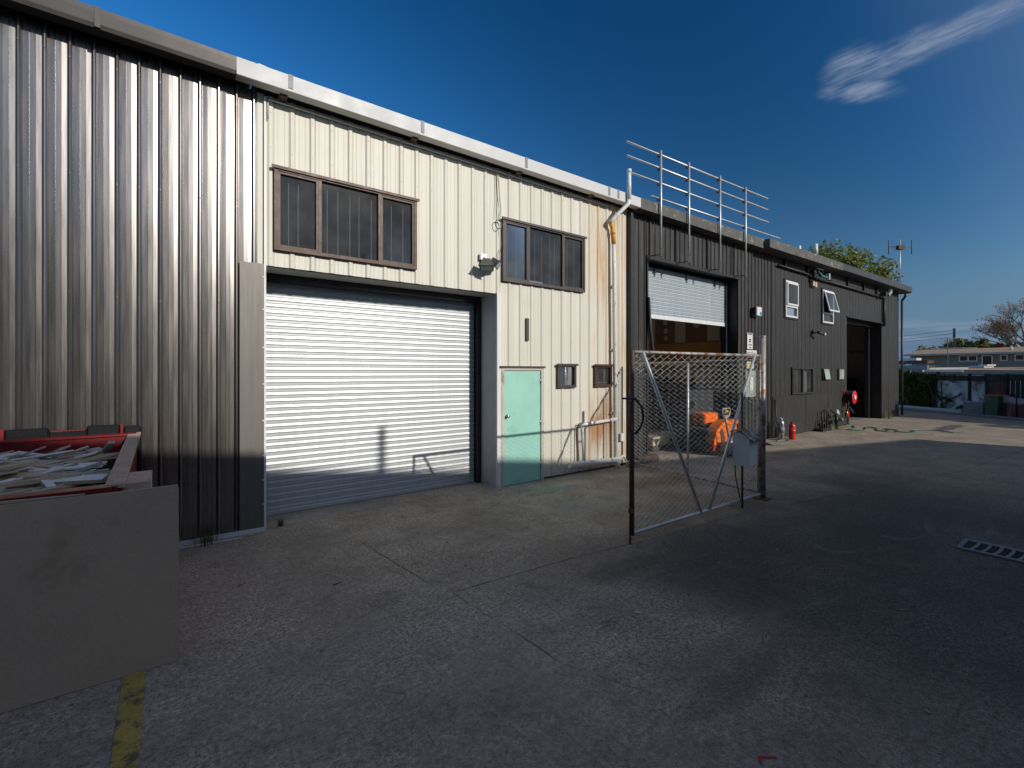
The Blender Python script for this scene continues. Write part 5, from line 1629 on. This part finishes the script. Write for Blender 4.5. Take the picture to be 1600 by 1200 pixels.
b = B(); b.prism([(6.88, .04), (7.30, .04), (7.32, .78), (7.22, .90), (6.84, .97)], 'y', .55, .60)
for v in b.bm.verts: v.co = FM @ v.co
tag(b.done('stained_board', 'graffiti'), 'white board stained dark red leaning beside the green bin', 'board')
b = B(); b.prism([(7.34, .04), (7.60, .04), (7.62, .86), (7.36, .88)], 'y', .50, .54)
for v in b.bm.verts: v.co = FM @ v.co
tag(b.done('stained_board', 'graffiti'), 'narrow stained board at the far right edge beside the wider one', 'board')

# house behind
hs_ = thing('long_house', 'long single storey grey house with low tan roof beyond the far fence', 'house', (62, 5, 0))
b = B(); b.box(61, 68, -8, 13.85, 0, 3.72); b.done('wall', 'house_wall', hs_)
b = B(); b.bm.faces.new([b.bm.verts.new(p) for p in ((60.3, -8.5, 3.78), (60.3, 14.3, 3.78), (64.5, 13.9, 4.36), (64.5, -8.5, 4.36))]); b.bm.faces.new([b.bm.verts.new(p) for p in ((64.5, -8.5, 4.36), (64.5, 13.9, 4.36), (68.8, 14.3, 3.78), (68.8, -8.5, 3.78))])
rf = b.done('roof', 'roof_tan', hs_)
b = B(); b.box(60.28, 60.34, -8.5, 14.3, 3.62, 3.79); b.done('gutter', 'fascia_grey', rf)
def hwin(y0, y1, z0, z1, door=False):
    w = B()
    t = .09
    w.box(60.9, 61.02, y0, y1, z1 - t, z1); w.box(60.9, 61.02, y0, y1, z0, z0 + t); w.box(60.9, 61.02, y0, y0 + t, z0 + t, z1 - t); w.box(60.9, 61.02, y1 - t, y1, z0 + t, z1 - t)
    if y1 - y0 > 1.0 and not door: w.box(60.9, 61.02, (y0 + y1) / 2 - .05, (y0 + y1) / 2 + .05, z0 + t, z1 - t)
    o = w.done('door' if door else 'window', 'white_frame', hs_)
    b = B(); b.quad((60.97, y0 + t, z0 + t), (60.97, y1 - t, z0 + t), (60.97, y1 - t, z1 - t), (60.97, y0 + t, z1 - t)); b.done('pane', 'house_glass', o)
hwin(9.0, 10.3, 2.98, 3.58); hwin(8.0, 8.75, 1.6, 3.55, True); hwin(7.05, 7.55, 3.0, 3.58); hwin(6.0, 6.65, 3.0, 3.58); hwin(4.2, 5.4, 3.0, 3.58); hwin(0, 1.5, 3.0, 3.58)
b = B(); b.lathe([(.02, 0), (.12, .05), (.14, .14), (.08, .24), (.05, .3), (.07, .36), (.03, .42)], 12, Matrix.Translation((62.2, 7.0, 4.02)) @ Matrix.Rotation(R(25), 4, 'Y'))
tag(b.done('roof_cowl', 'gull'), 'small pale cowl standing on the tan house roof', 'roof cowl')
ap = thing('roof_aerial', 'spindly rooftop aerial with crossed rods in front of the far green trees', 'antenna', (58, 10.55, 0))
b = B(); b.tube([(58, 10.55, 0), (58, 10.55, 5.15)], .03, 6); b.done('mast', 'wood_pole', ap)
b = B(); b.tube([(58, 9.9, 5.08), (58, 11.1, 5.1)], .035, 5); b.tube([(58, 10.1, 4.85), (58, 11.5, 4.9)], .02, 5); b.tube([(58, 8.6, 4.15), (58, 11.8, 4.22)], .035, 5); b.done('rods', 'rail_white', ap)
up_ = thing('utility_pole', 'dark utility pole with wires rising behind the house roof', 'utility pole', (75, 13, 0))
b = B(); b.tube([(75, 13.07, 0), (75, 13.07, 7.2)], .16, 8, r2=.12); b.done('pole', 'wood_pole', up_)
b = B()
for (z, dz_) in ((7.0, .4), (6.6, .5), (6.2, .4)):
    pts = []
    for i in range(13):
        t = i / 12
        pts.append((75 + 25 * t, 13.07 + 26 * t, z + 1.0 * t - dz_ * 4 * t * (1 - t)))
    b.tube(pts, .02, 4)
b.done('wire', 'wood_pole', up_)

# ------------------------------------------------------------------ trees
def limbs(b, p, d, L, r, depth, q, tips, spread=.6, n=3):
    end = p + d * L
    mid = p + d * L * .5 + Vector((q.gauss(0, 1), q.gauss(0, 1), 0)) * L * .04
    b.tube([p, mid, end], r, 5 if depth > 1 else 3, cap=False, r2=r * .62)
    if depth == 0:
        tips.append(end); return
    for k in range(n):
        nd = (d + Vector((q.gauss(0, spread), q.gauss(0, spread), q.gauss(.12, spread * .5)))).normalized()
        limbs(b, p + d * L * q.uniform(.6, 1.0), nd, L * q.uniform(.62, .82), r * .6, depth - 1, q, tips, spread, n)
    tips.append(end)


def tree(name, label, x, y, H, rx, rz, trunk_h, mk, n, leaf, seed, tr=.18, sq=1.0, bark='bark', nc=26):
    q = random.Random(seed)
    t = thing(name, label, 'tree', (x, y, 0))
    b = B()
    b.tube([(x, y, 0), (x + q.uniform(-.1, .1), y, trunk_h * .5), (x + q.uniform(-.2, .2), y, H - rz * 1.1)], tr, 8, r2=tr * .5)
    clumps = []
    for k in range(nc):
        d = Vector((q.gauss(0, 1), q.gauss(0, 1), q.gauss(0, .9))).normalized() * q.uniform(.35, .95)
        c = Vector((x + d.x * rx, y + d.y * rx * sq, H - rz + d.z * rz))
        clumps.append((c, rx * q.uniform(.2, .36)))
        b.tube([(x, y, max(trunk_h * .7, c.z - rz * .9)), (x + d.x * rx * .4, y + d.y * rx * .4, c.z - .3 * rz), c], tr * .28, 4, r2=.02)
    b.done('trunk', bark, t)
    def fn(qq):
        c, r = qq.choice(clumps)
        d = Vector((qq.gauss(0, 1), qq.gauss(0, 1), qq.gauss(0, 1))).normalized() * r * qq.uniform(.3, 1.05)
        d.z *= .75
        return c + d
    b = B(); leaves(b, fn, n, leaf * .6, leaf * 1.2, q); b.done('crown', mk, t, fix=False)
    return t


tree('broadleaf_tree', 'sunlit green broadleaf tree rising behind the black warehouse roof', 40.5, 14.5, 11.75, 4.2, 3.6, 3, 'leaf_green', 20000, .15, 11, nc=75)
tree('broadleaf_tree', 'olive green tree behind the utility pole at the left of the house', 80, 13.6, 6.6, 2.7, 2.1, 2, 'leaf_olive', 2600, .2, 12)
tree('broadleaf_tree', 'olive yellow bushy tree between the pole and the rust coloured tree', 80, 11.4, 6.3, 1.7, 1.7, 2, 'leaf_olive', 1800, .2, 13)
tree('autumn_tree', 'small rust red autumn tree behind the middle of the house roof', 80, 9.3, 5.9, 1.5, 1.6, 2, 'leaf_rust', 1800, .18, 14)
tree('broadleaf_tree', 'low bright green bush at the left end of the far house', 57, 14.8, 3.5, 1.6, 1.3, 1, 'leaf_green', 1500, .15, 15)
tree('broadleaf_tree', 'dark green far tree just right of the black warehouse corner', 84, 17.2, 5.6, 2.4, 1.7, 2, 'leaf_olive', 1400, .2, 18)
# nearly bare autumn tree at the right edge
at = thing('bare_autumn_tree', 'nearly bare tall tree with a few orange leaves at the right edge', 'tree', (78, 8.0, 0))
q = random.Random(31)
b = B(); tips = []
base = Vector((78, 7.6, 0))
b.tube([base, base + Vector((0, .05, 2.0)), base + Vector((0, 0, 3.6))], .30, 8, r2=.24)
for k in range(7):
    a = k * 2 * math.pi / 7 + .3
    d = Vector((math.cos(a) * .55, math.sin(a) * .55, .95)).normalized() if k < 5 else Vector((q.gauss(0, .15), q.gauss(0, .15), 1)).normalized()
    limbs(b, base + Vector((0, 0, 2.6 + .25 * k)), d, 2.3 if k < 5 else 2.7, .14, 5 if k < 5 else 5, q, tips, .42, 3)
b.done('trunk', 'twig', at)
b = B()
for v in tips:
    if q.random() < .2:
        leaves(b, lambda qq: v + Vector((qq.gauss(0, .18), qq.gauss(0, .18), qq.gauss(0, .12))), 5, .06, .11, q)
b.done('crown', 'leaf_autumn', at, fix=False)

# ------------------------------------------------------------------ what stands behind the photographer and shades the yard
nb = thing('neighbour_building', 'long cream workshop behind the photographer that shades the yard', 'building', (10, -8, 0))
e0 = Vector((-16, .53, 0)); e1 = Vector((21.4, -9.56, 0))
eu = (e1 - e0).normalized(); en = Vector((eu.y, -eu.x, 0))      # en points away from the yard
NM = Matrix(((eu.x, en.x, 0, e0.x), (eu.y, en.y, 0, e0.y), (0, 0, 1, 0), (0, 0, 0, 1)))
LN = (e1 - e0).length
b = B(); b.box(0, LN, .15, 12, 0, 5.85, mat=NM); b.done('wall', 'neighbour', nb)
b = B(); b.box(-.1, LN, 0, 12.1, 5.851, 6.0, mat=NM); b.done('roof', 'dark_gutter', nb)
b = B(); b.tube([(6.3, -5.6, 6.0), (6.3, -5.6, 6.72)], .06, 10); b.done('vent_pipe', 'galv', nb)
for (s0, s1) in ((6, 10), (22, 26)):
    b = B(); b.box(s0, s1, .09, .149, .02, 3.4, mat=NM); b.done('roller_door', 'shutter_blue', nb)
for k, (x, y) in enumerate(((29.3, -6.3), (33.5, -6.6), (38, -6.2), (42.5, -6.8))):
    tree('hedge_tree', ('dense evergreen tree at the near end of the row outside the right edge', 'second dense evergreen of the row outside the right edge', 'third dense evergreen of the row outside the right edge', 'far dense evergreen of the row outside the right edge')[k],
         x, y, 6.2, 2.8, 3.0, 1, 'leaf_hedge', 3500, .30, 40 + k)
